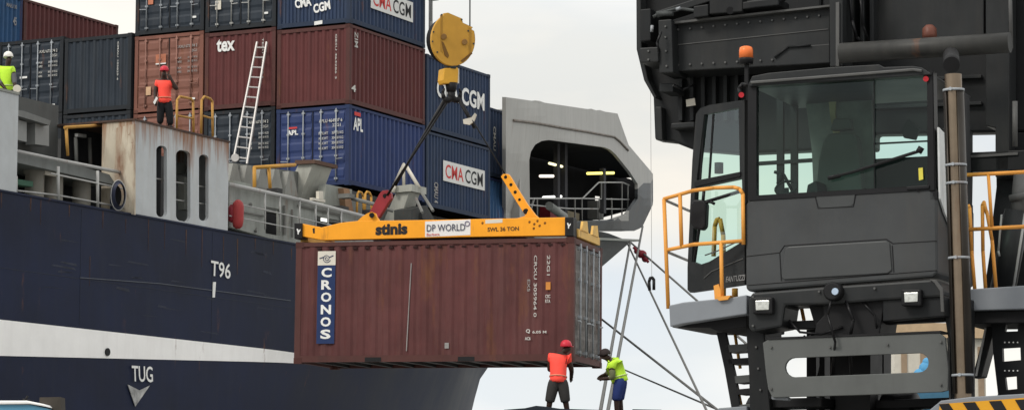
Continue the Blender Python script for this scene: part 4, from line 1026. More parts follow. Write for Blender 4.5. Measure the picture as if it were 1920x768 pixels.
kpart('top_plate', m_crane2, [(1398, 2), (1480, -8), (1455, 8), (1405, 14)], 2.25, .1)
mb = MB(); mb.path([K(1225, 32, 2.3), K(1240, 24, 2.3), K(1272, 16, 2.3), K(1330, 24, 2.3)], .02); mb.path([K(1232, 26, 2.2), K(1262, 26, 2.2)], .03); mb.build('hydraulic_hose', m_wire, crane)
kpart('data_plate', m_pale, [(1286, 187), (1302, 184), (1304, 197), (1287, 200)], 2.78, .02, bevel=0)
mb = MB(); mb.tube(K(1222, 60, 2.4), K(1223, 48, 2.4), .02); mb.tube(K(1268, 18, 2.2), K(1276, 15, 2.2), .02); mb.build('hose_fitting', m_bar, crane)
kpart('bevelled_cover', m_crane2, [(1452, 108), (1478, 88), (1556, 82), (1556, 118), (1452, 124)], 2.3, .1)
mb = MB(); mb.path([K(1452, 108, 2.28), K(1478, 88, 2.28), K(1520, 85, 2.28)], .012); mb.build('cover_trim', m_crane, crane)
kpart('mast_post', m_crane2, [(1554, -80), (1580, -82), (1580, 124), (1556, 126)], 2.1, .4)
kpart('mast_edge', m_craneL, [(1567, 5), (1573, 4), (1573, 124), (1567, 124)], 2.07, .03, bevel=0)
for x in (1592, 1612, 1630): kpart('mast_channel', m_crane2, rect(x, -40, x + 8, 84, 0), 2.7, .3)
kpart('mast_panel', m_crane2, [(1640, -60), (1845, -60), (1845, 66), (1640, 80)], 2.9, .1)
kpart('mast_column', m_crane2, [(1848, -60), (1892, -60), (1892, 330), (1866, 332), (1866, 240), (1848, 236)], 2.6, .35)
mb = MB(); mb.tube(K(1576, 100, 2.0), K(1894, 80, 2.0), .115, n=20); mb.build('cross_tube', M('tube_grey', (.042, .042, .04), .45, 0, .3, .1, .4, 1, .1, (.09, .085, .075)), crane)
for a_, b_, r_ in (((1893, -60), (1896, 92), .022), ((1903, 190), (1903, 275), .03)): mb = MB(); mb.tube(K(*a_, 2.2), K(*b_, 2.2), r_, n=8); mb.build('hydraulic_pipe', m_craneL, crane)
mb = MB(); mb.lathe(K(1743, 70, 2.4), [(.085, -.02), (.085, .03), (.08, .1), (.04, .14)], 16); mb.build('work_lamp', M('lamp_rust', (.13, .05, .035), .4, 0, .4), crane)
mb = MB(); mb.tube(K(1783, 104, 1.2), K(1784, 122, .2), .088, n=16); mb.build('exhaust_outlet', m_black, crane)
kpart('rear_beam', m_crane, [(1806, 286), (1990, 278), (1990, 318), (1806, 322)], 2.6, .12)
kpart('rear_beam_edge', m_craneL, [(1812, 291), (1908, 285), (1908, 290), (1812, 296)], 2.58, .02, bevel=0)
kpart('rear_column', m_crane, [(1866, 250), (1990, 246), (1990, 560), (1842, 560), (1856, 470), (1862, 400), (1868, 350)], 2.9, .8)
# rear filler between cab and column
kpart('engine_cover', m_crane, [(1766, 240), (1812, 240), (1812, 330), (1808, 560), (1770, 560)], 2.4, .3)
# cab ----------------------------------------------------------------
cab = kpart('cab', m_cab, [(1398, 384), (1404, 374), (1740, 353), (1752, 358), (1757, 372), (1758, 512), (1748, 519), (1404, 546), (1398, 540)], 0, 1.55, bevel=.03)
kpart('front_panel', M('cab_panel', (.062, .065, .066), .38, 0, .08, 0, .1, 1.2), [(1478, 462), (1662, 451), (1668, 456), (1672, 506), (1664, 512), (1470, 524), (1465, 519), (1472, 466)], -.018, .03, cab, .01)
kpart('service_hatch', M('cab_hatch', (.052, .055, .056), .4), [(1529, 364), (1604, 359), (1600, 382), (1596, 386), (1540, 390), (1535, 387)], -.006, .02, cab, .004)
mb = MB()
for l in (((1400, 480), (1462, 473), (1471, 460), (1662, 448), (1674, 456), (1757, 451)), ((1462, 473), (1465, 526)), ((1673, 460), (1676, 510)), ((1527, 362), (1534, 390), (1600, 387), (1606, 358)), ((1402, 534), (1757, 506))): mb.path([K(x, y, -.001) for x, y in l], .006, 5)
mb.build('panel_seam', m_trim, cab)
mb = MB(); mb.tube(K(1721, 357, -.02), K(1721, 357, .02), .014, n=10); mb.build('washer_nozzle', m_black, cab)
kpart('roof', m_crane2, [(1404, 160), (1410, 142), (1440, 137), (1560, 126), (1648, 122), (1656, 126), (1712, 124), (1728, 127), (1746, 138), (1748, 152), (1745, 132.5), (1712, 136)] if 0 else [(1404, 156), (1410, 143), (1440, 137), (1560, 126), (1648, 121), (1656, 126), (1712, 124), (1728, 127), (1744, 137), (1744, 140), (1560, 152), (1404, 162)], -.06, 1.7, cab, .015)
mb = MB(); mb.path([K(1408, 155, -.08), K(1560, 143, -.08), K(1712, 131, -.08), K(1728, 133, -.08)], .016, 6); mb.build('roof_gutter', m_craneL, cab)
mb = MB(); mb.holed([K(x, y, -.01) for x, y in ((1402, 158), (1748, 132), (1752, 356), (1402, 376))], [[K(x, y, -.01) for x, y in ((1418, 160), (1738, 137), (1739, 347), (1418, 366))]], VX * .09); mb.build('windscreen_frame', m_trim, cab)
mb = MB(); mb.pane([K(x, y, .03) for x, y in ((1410, 156), (1744, 134), (1746, 352), (1410, 371))]); mb.build('windscreen', m_glass, cab)
kpart('windscreen_joint', m_trim, [(1637.5, 143), (1639, 143), (1640, 353), (1638.5, 353)], .0, .02, cab, 0)
# interior
for x0, x1 in ((1456, 1468), (1482, 1494), (1412, 1420)): kpart('rear_pillar', m_cabin, [(x0, 165), (x1, 164), (x1, 372), (x0, 372)], 1.4, .06, cab, 0)
kpart('rear_wall', M('rear_wall_reflection', (.13, .135, .125), .6, 0, .35, 0, .5, 2.2, 0, (.05, .05, .048)), [(1508, 172), (1524, 150), (1632, 140), (1640, 372), (1526, 372), (1522, 280)], 1.35, .1, cab, 0)  # lighter uneven grey paints the windscreen's reflection onto this wall
kpart('reflection_strip', M('reflection_ochre', (.30, .25, .14), .6, 0, .4, 0, .4, 3), [(1550, 150), (1568, 148), (1566, 215), (1574, 248), (1562, 250), (1556, 215)], 1.31, .03, cab, 0)  # added pale strip, paints the bright part of the windscreen reflection
kpart('rear_wall', m_cabin, [(1634, 298), (1752, 292), (1752, 372), (1634, 372)], 1.4, .06, cab, 0)
kpart('rear_rail', m_cabin, [(1418, 303), (1528, 296), (1528, 303), (1418, 310)], 1.38, .04, cab, 0)
kpart('rear_rail', m_cabin, [(1632, 268), (1752, 262), (1752, 264.5), (1632, 271)], 1.38, .04, cab, 0)
kpart('display_panel', m_cabin, [(1690, 243), (1703, 222), (1724, 242), (1716, 262), (1694, 258)], .8, .05, cab, .004)
mb = MB(); kslab(mb, [(1528, 372), (1534, 300), (1543, 262), (1552, 250), (1600, 248), (1608, 262), (1618, 372)], .85, .18); mb.build('seat_back', M('seat_cloth', (.06, .062, .058), .9), cab, bevel=.03)
kpart('headrest', M('seat_cloth', (.035, .038, .036)), [(1556, 244), (1562, 222), (1592, 220), (1598, 242)], .88, .12, cab, .02)
mb = MB()
cst = K(1474, 352, .45)
for k in range(16):
    a0, a1 = 2 * math.pi * k / 16, 2 * math.pi * (k + 1) / 16; f_ = lambda a: cst + UX * .12 * math.cos(a) + (Z_ * .7 + VX * .7) * .12 * math.sin(a); mb.tube(f_(a0), f_(a1), .014, n=6)
mb.tube(cst, cst - Z_ * .5 + VX * .1, .03); mb.build('steering_wheel', m_cabin, cab)
mb = MB(); mb.path([K(1452, 322, .7), K(1470, 328, .7), K(1490, 366, .7)], .018); mb.tube(K(1460, 345, .7), K(1466, 325, .7), .03); mb.build('control_lever', m_cabin, cab)
kpart('console', m_cabin, [(1510, 372), (1514, 346), (1530, 338), (1535, 372)], .5, .4, cab, .01)
mb = MB(); mb.path([K(1560, 332, -.05), K(1600, 322, -.05), K(1722, 284, -.05)], .016, 6); mb.tube(K(1722, 286, -.04), K(1728, 276, -.04), .035); mb.tube(K(1553, 334, -.04), K(1575, 329, -.04), .024); mb.build('wiper', m_black, cab)
mb = MB(); mb.tube(K(1610, 318, -.045), K(1716, 284, -.045), .010, n=6); mb.build('wiper_blade', m_black, cab)
kpart('sticker', M('sticker_yellow', (.62, .55, .08), .6), [(1722, 315), (1730, 314), (1731, 336), (1723, 338)], -.002, .008, cab, 0)
for x, y in ((1390, 178), (1736, 148)):
    mb = MB(); mb.tube(K(x, y, -.04), K(x, y, .06), .03, n=12); mb.build('marker_light', M('marker_red', (.45, .03, .04), .3), cab)
# right side of the cab: pillars and a pale panel painted as sky reflection
def kside(name, mat, pts, u0, th, parent=cab):
    # polygon on the right flank, pts = (offset back, pixel y at the front edge column 1752)
    mb = MB(); base = K(1756, 360, 0)
    mb.prism([V((base.x, base.y, 0)) + VX * o + UX * u0 + Z_ * K(1756, y, 0).z for o, y in pts], UX * th); return mb.build(name, mat, parent)
kside('side_pillar', m_trim, [(0, 135), (.14, 133), (.14, 356), (0, 358)], -.07, .06)
kside('side_pillar', m_trim, [(1.3, 140), (1.5, 140), (1.5, 356), (1.3, 358)], -.07, .06)

kside('side_panel', M('cab_side_reflection', (.62, .64, .64), .45, 0, .12, .0, .5, 2, 0, (.2, .2, .2)), [(.03, 238), (.3, 245), (.62, 400), (.66, 450), (.45, 420), (.2, 395), (.03, 372)], .012, .02)  # opaque pale colour stands in for sky mirrored in the side glass
kside('side_frame', m_trim, [(0, 356), (1.5, 356), (1.5, 372), (0, 374)], -.07, .075)
# beacon
bc = kpart('beacon_stalk', m_black, rect(1395.5, 112, 1402.5, 158), .25, .04, cab, .004)
mb = MB(); b = K(1399, 113, .27); mb.lathe(b, [(.075, -.05), (.08, 0), (.082, .02)], 18); mb.build('beacon_base', m_black, cab)
mb = MB(); mb.lathe(b + Z_ * .02, [(.078, 0), (.076, .08), (.068, .12), (.04, .132)], 20); mb.build('beacon', m_amber, cab)
mb = MB(); mb.path([K(1388, 180, .1), K(1386, 166, .1), K(1392, 158, .1), K(1404, 160, .1)], .02); mb.build('mirror_bracket', m_black, cab)
# open door
DN = V((.803, .596, 0)).normalized(); DP = K(1396, 360, .06)
def Dd(px, py, off=0.0): return onp(px, py, DP + DN * off, DN)
mb = MB(); mb.holed([Dd(x, y) for x, y in ((1396, 187), (1330, 197), (1313, 203), (1305, 214), (1298, 300), (1289, 500), (1289, 543), (1294, 548), (1396, 533))],
                    [[Dd(x, y) for x, y in ((1320, 215), (1385, 202), (1387, 322), (1306, 338))], [Dd(x, y) for x, y in ((1303, 353), (1391, 334), (1394, 438), (1386, 456), (1330, 490), (1312, 496), (1297, 490))]], DN * .06)
door = mb.build('door', m_crane2, cab)
mb = MB(); mb.pane([Dd(x, y, .03) for x, y in ((1318, 213), (1387, 200), (1389, 324), (1304, 340))]); mb.pane([Dd(x, y, .03) for x, y in ((1301, 351), (1393, 332), (1396, 438), (1388, 458), (1330, 492), (1312, 498), (1295, 492))]); mb.build('door_glass', m_glass, door)
mb = MB(); mb.prism([Dd(x, y, -.015) for x, y in ((1302, 341), (1388, 322), (1388, 330), (1302, 350))], DN * .08); mb.build('door_bar', m_trim, door)
mb = MB()
for x in (1321, 1338): mb.tube(Dd(x, 214, .03), Dd(x - 8, 336, .03), .014, n=6)
mb.build('window_slide', m_trim, door)
mb = MB(); mb.path([Dd(1322, 478, -.02), Dd(1345, 470, -.02), Dd(1394, 447, -.02)], .008, 5); mb.path([Dd(1320, 521, -.004), Dd(1335, 508, -.004), Dd(1394, 484, -.004)], .007, 5); mb.build('door_trim', m_craneL, door)
mb = MB(); mb.tube(Dd(1348, 305, .1), Dd(1348, 325, .1), .05); mb.build('door_handle', m_black, door)
mb = MB(); put_text(mb, 'FANTUZZI', Dd(1361, 529, -.008), Dd(1396, 525, -.008) - Dd(1361, 529, -.008), Dd(1362, 518, -.008) - Dd(1361, 529, -.008), .02); mb.build('lettering', M('badge_grey', (.22, .22, .22), .6), door)
mb = MB(); kslab(mb, [(1295, 382), (1300, 374), (1318, 374), (1324, 382), (1322, 424), (1316, 431), (1300, 428), (1293, 416)], .2, .12); mir = mb.build('mirror', m_black, cab, bevel=.02)
mb = MB(); mb.path([K(1318, 380, .25), K(1332, 378, .25), K(1340, 382, .25)], .016); mb.path([K(1320, 356, .3), K(1318, 380, .3), K(1302, 490, .3)], .018); mb.path([K(1318, 380, .3), K(1396, 356, .2)], .02); mb.build('mirror_arm', m_trim, cab)
# left platform
tray = kpart('platform', m_tray, [(1254, 572), (1281, 566), (1372, 557), (1400, 552), (1400, 588), (1372, 592), (1281, 606), (1256, 612)], -.06, 1.5, bevel=.012)
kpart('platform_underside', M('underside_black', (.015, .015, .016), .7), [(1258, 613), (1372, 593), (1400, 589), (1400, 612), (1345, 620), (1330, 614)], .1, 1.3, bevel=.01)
mb = MB(); kslab(mb, [(1341, 556), (1370, 553), (1364, 561), (1348, 563)], -.1, .1); kslab(mb, [(1338, 535), (1347, 532), (1356, 558), (1340, 562)], -.04, .06); mb.build('railing_foot', m_rail, crane)
mb = MB(); T = .021
mb.path([K(1244, 373, -.02), K(1300, 357, -.02), K(1340, 352, -.02), K(1376, 351, -.02), K(1387, 354, -.02), K(1393, 364, -.02), K(1394, 458, -.02)], T)
mb.path([K(1247, 469, -.02), K(1300, 458, -.02), K(1395, 451, -.02)], T)
for x0, y0, x1, y1 in ((1245, 373, 1253, 578), (1275, 365, 1278, 463), (1352, 453, 1354, 563)): mb.tube(K(x0, y0, -.02), K(x1, y1, -.02), T * 1.05)
mb.build('railing', m_rail, crane)
mb = MB(); mb.path([K(1247, 375, -.02), K(1290, 394, 1.3), K(1296, 396, 1.5)], .017); mb.path([K(1249, 471, -.02), K(1290, 488, 1.3)], .017); mb.build('railing', m_railg, crane)
for l in (((1338, 480), (1340, 424), (1344, 412), (1350, 410)), ((1350, 410), (1356, 440), (1357, 480))):
    mb = MB(); mb.path([K(x, y, 1.2) for x, y in l] + [K(l[-1][0], 560, 1.2)] * (l[-1][1] > 450), .026); mb.build('grab_rail', m_yel, crane)
mb = MB(); mb.tube(K(1378, 540, .8), K(1378, 560, .8), .035); mb.build('grab_rail', m_rail, crane)
# bumper
bump = kpart('bumper', m_crane2, [(1403, 560), (1410, 548), (1560, 536), (1748, 523), (1762, 528), (1768, 545), (1768, 556), (1660, 562), (1560, 570), (1472, 572), (1466, 612), (1410, 622), (1403, 612)], -.12, .5, bevel=.025)
kpart('bumper_pad', m_crane, [(1655, 562), (1770, 553), (1772, 592), (1655, 602)], -.08, .5)
kpart('lower_beam', m_crane, [(1466, 602), (1772, 588), (1772, 602), (1640, 608), (1520, 616), (1466, 616)], .15, .15)
kpart('hitch_arm', m_black, [(1516, 572), (1548, 570), (1548, 608), (1528, 612)], .1, .3); kpart('hitch_arm', m_black, [(1540, 560), (1660, 556), (1648, 632), (1525, 636), (1530, 606), (1545, 590)], -.02, .6)
kpart('bumper_end_cap', m_craneL, [(1742, 523), (1754, 524), (1768, 540), (1770, 584), (1764, 584), (1762, 545), (1752, 530)], -.14, .02, bump, .004)
for x, y in ((1429, 571), (1708, 556)):
    mb = MB(); kslab(mb, rect(x - 19, y - 15, x + 19, y + 17), -.2, .1); hl = mb.build('headlight', m_black, bump, bevel=.02)
    mb = MB(); kslab(mb, [(x - 13, y - 8), (x + 13, y - 9), (x + 12, y + 9), (x - 12, y + 10)], -.215, .02); mb.build('lens', m_lens, hl, bevel=.006)
mb = MB(); c_ = K(1567, 547, -.1); mb.lathe(c_, [(.10, 0), (.10, .12), (.08, .14)], 20, -VX); mb.build('fog_lamp', m_black, bump)
mb = MB(); c_ = K(1566, 546, -.25); mb.lathe(c_, [(.04, 0), (.035, .015)], 16, -VX); mb.build('lamp_lens', M('lens_blueish', (.45, .55, .68), .1, .3, .2), bump)
for x0 in (1503, 1500): mb = MB(); mb.path([K(x0, 570, .9), K(x0 + 6, 600, .9)], .012); mb.build('yellow_hose', m_rail, crane)
# slotted plate
def cap_slot(xl, yl, xr, yr, r):
    p = []
    for k in range(9):
        a = R(90 + k * 22.5); p.append((xl + r * math.cos(a), yl + r * math.sin(a)))
    for k in range(9):
        a = R(270 + k * 22.5); p.append((xr + r * math.cos(a), yr + r * math.sin(a)))
    return p
mb = MB(); mb.holed([K(x, y, -.15) for x, y in ((1430, 642), (1440, 636), (1600, 630), (1762, 624), (1772, 632), (1778, 690), (1777, 731), (1765, 734), (1600, 740), (1448, 744), (1440, 728), (1436, 700))], [[K(x, y, -.15) for x, y in cap_slot(1490, 688, 1723, 679, 18)]], VX * .05); mb.build('slotted_plate', m_plate, crane, bevel=.006)
kpart('plate_lip', m_black, [(1436, 632), (1600, 626), (1764, 619), (1764, 623), (1600, 629.5), (1440, 636)], -.16, .3, bevel=0)
kpart('frame_leg', m_crane, [(1398, 612), (1432, 606), (1434, 640), (1444, 770), (1448, 900), (1408, 900), (1404, 700)], .2, .6)
kpart('frame_leg', m_crane, [(1766, 560), (1806, 556), (1806, 900), (1782, 900), (1780, 650)], .1, .5)
kpart('frame_leg_edge', m_craneL, [(1776, 632), (1779, 632), (1783, 768), (1780, 768)], .08, .02, bevel=0)
# members seen through the slot
for x0, x1, o in ((1512, 1530, 1.6), (1536, 1546, 1.4), (1556, 1640, 1.2), (1652, 1657, 1.6), (1566, 1632, .7)): kpart('chassis_post', m_black, [(x0, 615), (x1, 614), (x1, 900), (x0, 900)], o, .3, bevel=.005)
kpart('chassis_brace', m_black, [(1545, 650), (1552, 650), (1536, 720), (1528, 720)], 1.5, .1, bevel=0)
kpart('chassis_beam', m_black, [(1442, 746), (1540, 744), (1540, 762), (1442, 764)], .3, .6); kpart('chassis_beam', m_black, [(1575, 752), (1780, 744), (1780, 762), (1575, 768)], .9, .4)
kpart('chassis_beam', m_crane, [(1400, 786), (1990, 780), (1990, 900), (1400, 900)], .6, 3.5)
kpart('tow_bracket', m_tray, [(1446, 734), (1478, 744), (1478, 750), (1446, 748)], -.1, .1)
# left stair
st = kpart('stair_stringer', m_crane, [(1343, 622), (1360, 622), (1364, 640), (1378, 700), (1388, 768), (1412, 900), (1380, 900), (1372, 768), (1358, 690)], .5, .06, bevel=.004)
for y, x0 in ((646, 1360), (672, 1364), (704, 1376), (729, 1380), (758, 1386)):
    big = y in (646, 704, 758)
    kpart('stair_tread', m_plate if big else m_black, [(x0, y), (1412, y - 3), (1412, y + (11 if big else 9)), (x0 + 2, y + 14 - (0 if big else 4))], .5, .3, bevel=.004)
mb = MB(); mb.tube(K(1378, 625, .9), K(1388, 690, .9), .018); mb.tube(K(1376, 690, .9), K(1392, 768, .9), .016); mb.build('stair_handrail', m_yel, crane)
kpart('stair_foot', m_tray, [(1346, 764), (1400, 760), (1402, 790), (1346, 790)], .2, .4)
# right platform and rails
kpart('platform', m_tray, [(1768, 546), (1840, 540), (1990, 530), (1990, 577), (1768, 583)], .55, 1.2)
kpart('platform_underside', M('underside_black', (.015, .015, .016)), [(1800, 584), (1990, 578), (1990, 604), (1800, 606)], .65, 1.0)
mb = MB()
mb.path([K(1812, 328, .7), K(1930, 322, .7), K(1990, 318, .7)], T); mb.path([K(1814, 430, .7), K(1930, 424, .7), K(1990, 421, .7)], T)
mb.tube(K(1853, 326, .7), K(1860, 425, .7), T * .9)
mb.tube(K(1988, 318, .7), K(1990, 560, .7), T); mb.build('railing', m_rail, crane)
for l in (((1828, 545), (1822, 470), (1818, 390), (1815, 384)), ((1848, 545), (1843, 470), (1842, 385), (1845, 379), (1850, 400)), ((1850, 395), (1860, 450), (1868, 545))):
    mb = MB(); mb.path([K(x, y, .9) for x, y in l], .02); mb.build('grab_rail', m_rail, crane)
mb = MB(); mb.tube(K(1908, 395, 1.6), K(1880, 545, 1.6), .14, n=18); mb.build('hydraulic_cylinder', m_crane2, crane)
mb = MB(); mb.tube(K(1908, 400, 1.55), K(1914, 330, 1.7), .08, n=14); mb.tube(K(1893, 372, 1.5), K(1928, 366, 1.5), .04); mb.build('cylinder_rod', m_craneL, crane)
mb = MB(); mb.path([K(1922, 400, 1.4), K(1900, 540, 1.4)], .014); mb.path([K(1878, 402, 1.5), K(1872, 470, 1.45), K(1874, 480, 1.45)], .012); mb.build('cylinder_hose', m_railg, crane)
# right stair plate
mb = MB(); mb.holed([K(x, y, .9) for x, y in ((1858, 592), (1990, 586), (1990, 900), (1876, 900), (1872, 745), (1862, 660))], [[K(x, y, .9) for x, y in h_] for h_ in ([(1887, 603), (1910, 602), (1908, 620), (1884, 621)], [(1879, 652), (1913, 650), (1914, 674), (1880, 677)], [(1884, 706), (1906, 704), (1907, 728), (1887, 730)])], VX * .08); mb.build('stair_plate', m_crane, crane)
mb = MB()
for y in (641, 694):
    for k in range(4): mb.tube(K(1884 + k * 8, y, .89), K(1884 + k * 8, y, .92), .009, n=6)
mb.build('stair_rivet', m_letter, crane)
kpart('support_strut', m_crane2, [(1848, 612), (1866, 610), (1840, 706), (1822, 708)], 1.0, .25); kpart('strut_edge', m_railg, [(1846, 614), (1849, 614), (1831, 704), (1828, 704)], .96, .03, bevel=0)
# bolts, hoses and cables that give the frame its scale
m_bolt = M('bolt_steel', (.10, .10, .098), .45, .3, .2)
for x, y, o in [(1272 + 22 * k, 56 - 2.2 * k, 2.39) for k in range(13)] + [(1272 + 22 * k, 122 - 1.2 * k, 2.39) for k in range(13)] + [(1248, 50, 2.19), (1248, 70, 2.19), (1249, 96, 2.19), (1250, 124, 2.19), (1216, 96, 2.14), (1216, 112, 2.14)] + [(1412, 556, -.14), (1412, 610, -.14), (1536, 546, -.14), (1640, 540, -.14), (1446, 650, -.16), (1446, 728, -.16), (1556, 650, -.16), (1664, 645, -.16), (1764, 640, -.16), (1764, 720, -.16), (1418, 650, .19), (1422, 690, .19), (1426, 730, .19)]:
    mb = MB(); c_ = K(x, y, o); mb.tube(c_ - VX * .012, c_ + VX * .03, .013, n=6); mb.build('bolt', m_bolt, crane)
for l, r_ in ((((1560, 556, -.2), (1552, 590, -.24), (1566, 640, -.22), (1560, 700, .1)), .014), (((1585, 560, -.1), (1600, 600, -.16), (1592, 640, .0), (1598, 720, .3)), .018), (((1612, 560, -.05), (1640, 590, -.12), (1648, 640, .1)), .012), (((1480, 600, .0), (1500, 622, -.06), (1540, 626, -.06), (1580, 612, -.04)), .013), (((1508, 628, .1), (1512, 640, .1), (1522, 625, .1)), .012),
             (((1592, -20, 2.3), (1598, 40, 2.25), (1606, 70, 2.3), (1620, 84, 2.5)), .02), (((1612, -20, 2.3), (1618, 50, 2.28), (1630, 80, 2.5)), .016), (((1240, 60, 2.1), (1232, 80, 2.05), (1236, 96, 2.1)), .014), (((1262, 160, 2.4), (1280, 168, 2.5), (1300, 160, 2.6)), .014)):
    mb = MB(); mb.path([K(*q) for q in l], r_, 7); mb.build('hydraulic_hose', m_trim, crane)
for y in (150, 200): kpart('panel_rib', m_crane2, [(1600, y), (1840, y - 10), (1840, y - 4), (1600, y + 6)], 2.95, .06, bevel=.004)
kpart('cab_wiper_box', m_trim, [(1700, 350), (1742, 347), (1742, 353), (1700, 356)], -.03, .03, cab, .004)
# exhaust
ex = crane
e0, e1 = K(1808, 800, -.25), K(1787, 140, -.25)
mb = MB(); mb.tube(e0, e1, .088, n=24, cap=False); mb.build('exhaust_pipe', m_exh, crane)
d_ = (e1 - e0).normalized(); xx = UX; yy = VX
mb = MB(); rows = []
for py in (738, 172):
    c_ = e0 + (e1 - e0) * ((800 - py) / 660); rows.append([mb.bm.verts.new(c_ + (xx * math.cos(R(a)) + yy * math.sin(R(a))) * .108) for a in range(-58, 239, 8)])
for i in range(len(rows[0]) - 1): mb.bm.faces.new((rows[0][i], rows[0][i + 1], rows[1][i + 1], rows[1][i])).smooth = True
sh = mb.build('heat_shield_shade', m_exhd, crane); so_ = sh.modifiers.new('thick', 'SOLIDIFY'); so_.thickness = .006  # shield wrapped and lengthened so its dark sides draw the pipe's shading
for py in (170, 312, 346, 486, 704):
    mb = MB(); c_ = e0 + (e1 - e0) * ((800 - py) / 660); mb.lathe(c_ - d_ * .012, [(.113, 0), (.113, .024)], 24, d_); mb.tube(c_ - yy * .105, c_ - yy * .135, .018, n=8); mb.build('pipe_clamp', m_bar, crane)
# hazard striped fender
kpart('fender', m_tray, [(1736, 800), (1742, 768), (1764, 750), (1820, 743), (1990, 733), (1990, 800)], -.75, .9, bevel=.01)
mb = MB()
def hz(x): return 752 - (x - 1750) * .055
kslab(mb, [(1758, 790), (1762, hz(1762) + 5), (1990, hz(1990) + 1), (1990, 790)], -.765, .01); hzp = mb.build('hazard_plate', M('hazard_yellow', (.62, .30, .02), .5, 0, .1), crane)
mb = MB()
for k in range(8):
    x = 1756 + k * 49; mb.prism([K(a, b, -.772) for a, b in ((max(1760, x), hz(x) + 5), (x + 23, hz(x + 23) + 5), (x + 47, 790), (x + 24, 790))], VX * .006)
mb.build('hazard_stripe', m_black, hzp)
# crane carriage down to the quay
for x0 in (1410, 1660, 1880):
    for o in (1.2, 3.2):
        mb = MB(); c_ = K(x0 + 30, 850, o); c_.z = 2.3 + .34; mb.lathe(c_ - UX * .2, [(.2, 0), (.34, .03), (.34, .37), (.2, .4)], 24, UX); mb.build('wheel', m_black, crane)

# ------------------------------------------------------------------ far background through the crane
wh = thing('warehouse', 'tan low warehouse far off, glimpsed through the crane frame', 'building', tuple(at(1740, 900, 160)[:2]) + (2.3,))
wa, wb = at(1676, 612, 160), at(1846, 604, 160)
ztopw = wa.z
mb = MB(); mb.quadbox((wa.x, 160, 2.3), (wb.x - wa.x, 0, 0), (0, 14, 0), (0, 0, ztopw - .5 - 2.3)); mb.build('wall', m_pale, wh)
mb = MB(); mb.prism([V((wa.x - .2, 159.6, ztopw - .7)), V((wb.x + .2, 159.6, ztopw - .7)), V((wb.x + .2, 159.6, ztopw + .2)), V((wa.x - .2, 159.6, ztopw + .2))], (0, 15, 0)); mb.build('roof', m_tan, wh)
for k in range(5):
    mb = MB(); x = wa.x + .4 + k * 1.15; mb.box((x, 159.94, 6.5), (x + .35, 160.02, ztopw - 1.2)); mb.build('window', M('window_dull', (.30, .22, .15), .4), wh)
tb = MB(); p = at(1736, 692, 120)
for dx, dz, r_ in ((0, 0, .34), (-.25, -.35, .38), (.25, -.5, .42), (.05, .3, .22), (-.1, -.9, .5)): tb.ball(p + V((dx, 0, dz)), r_, 9, 6, 1, .8, 1.1)
tag(tb.build('tarpaulin_bundle', m_tarp), 'blue tarpaulin bundle seen at the right end of the crane plate slot', 'tarpaulin')
p2 = at(1760, 735, 120)
tb = MB(); tb.box((p.x - .5, p.y - .4, 2.3), (p.x + 1.6, p.y + .5, p2.z + .6)); tag(tb.build('cargo_crate', M('crate_blue', (.05, .14, .22), .6)), 'blue grey crate standing under the tarpaulin behind the crane', 'crate')
tb = MB(); p = at(1712, 690, 120)
for k in range(3): tb.box((p.x - .5, p.y - .4, 2.3 + k * 1.45), (p.x + .55, p.y + .5, 2.3 + k * 1.45 + 1.38))
tag(tb.build('cargo_pile', m_tan), 'tan cargo pile beside the blue tarpaulin behind the crane', 'cargo')

# ------------------------------------------------------------------ trailer the quay workers stand on
trl = thing('flatbed_trailer', 'dark flatbed trailer whose deck edge runs under the two quay workers', 'trailer', tuple(at(1090, 860, 55)))
zt_ = at(1045, 786, 54.4).z
mb = MB(); l = at(930, 790, 53.4); r_ = at(1330, 790, 53.4)
mb.box((l.x, 53.6, zt_ - .25), (r_.x, 56.6, zt_)); mb.build('deck', m_deckd, trl)
mb = MB(); mb.prism([at(x, y, 53.5) for x, y in ((935, 790), (945, 767), (985, 764), (1005, 759.5), (1022, 761), (1050, 765), (1130, 767.5), (1134, 790))], (0, .08, 0)); mb.build('side_board', M('board_blue_black', (.02, .025, .035), .6), trl)
mb = MB(); mb.prism([at(x, y, 53.5) for x, y in ((1183, 790), (1186, 766), (1240, 767), (1250, 790))], (0, .08, 0)); mb.build('side_board', M('board_blue_black', (.02, .025, .035)), trl)
for x in (l.x + .8, l.x + 1.9, r_.x - .8):
    for y in (53.9, 56.0):
        mb = MB(); mb.lathe(V((x, y, 2.3 + .45)), [(.25, 0), (.45, .03), (.45, .27), (.25, .3)], 20, (0, 1, 0)); mb.build('wheel', m_black, trl)
mb = MB(); mb.box((l.x + .2, 54.6, 2.75), (r_.x - .2, 55.6, zt_ - .25)); mb.build('chassis', m_black, trl)

# ------------------------------------------------------------------ truck cab at the lower left
trk = thing('terminal_truck', 'blue and white truck roof at the bottom left corner below the hull', 'truck', tuple(at(40, 900, 46)))
zr_ = at(40, 751, 46).z; xl = at(-40, 760, 46).x; xr = at(88, 760, 46).x
mb = MB(); mb.prism([V((xl, 46, zr_ - .06)), V((xl, 46, zr_ - .02)), V((xl + .3, 46, zr_ + .01)), V((xr - .35, 46, zr_ + .01)), V((xr - .05, 46, zr_ - .05)), V((xr, 46, zr_ - .1)), V((xr - .3, 46, zr_ - .05))], (0, 1.8, 0)); mb.build('roof', m_white, trk, bevel=.02)
mb = MB(); mb.prism([V((xl, 46.05, 2.9)), V((xr + .06, 46.05, 2.9)), V((xr - .02, 46.05, zr_ - .12)), V((xr - .3, 46.05, zr_ - .06)), V((xl, 46.05, zr_ - .06))], (0, 1.7, 0)); mb.build('cab', m_truckb, trk)
mb = MB(); mb.box((xl + .1, 46.03, zr_ - .75), (xr - .12, 46.06, zr_ - .22)); mb.build('window', m_truckb, trk)
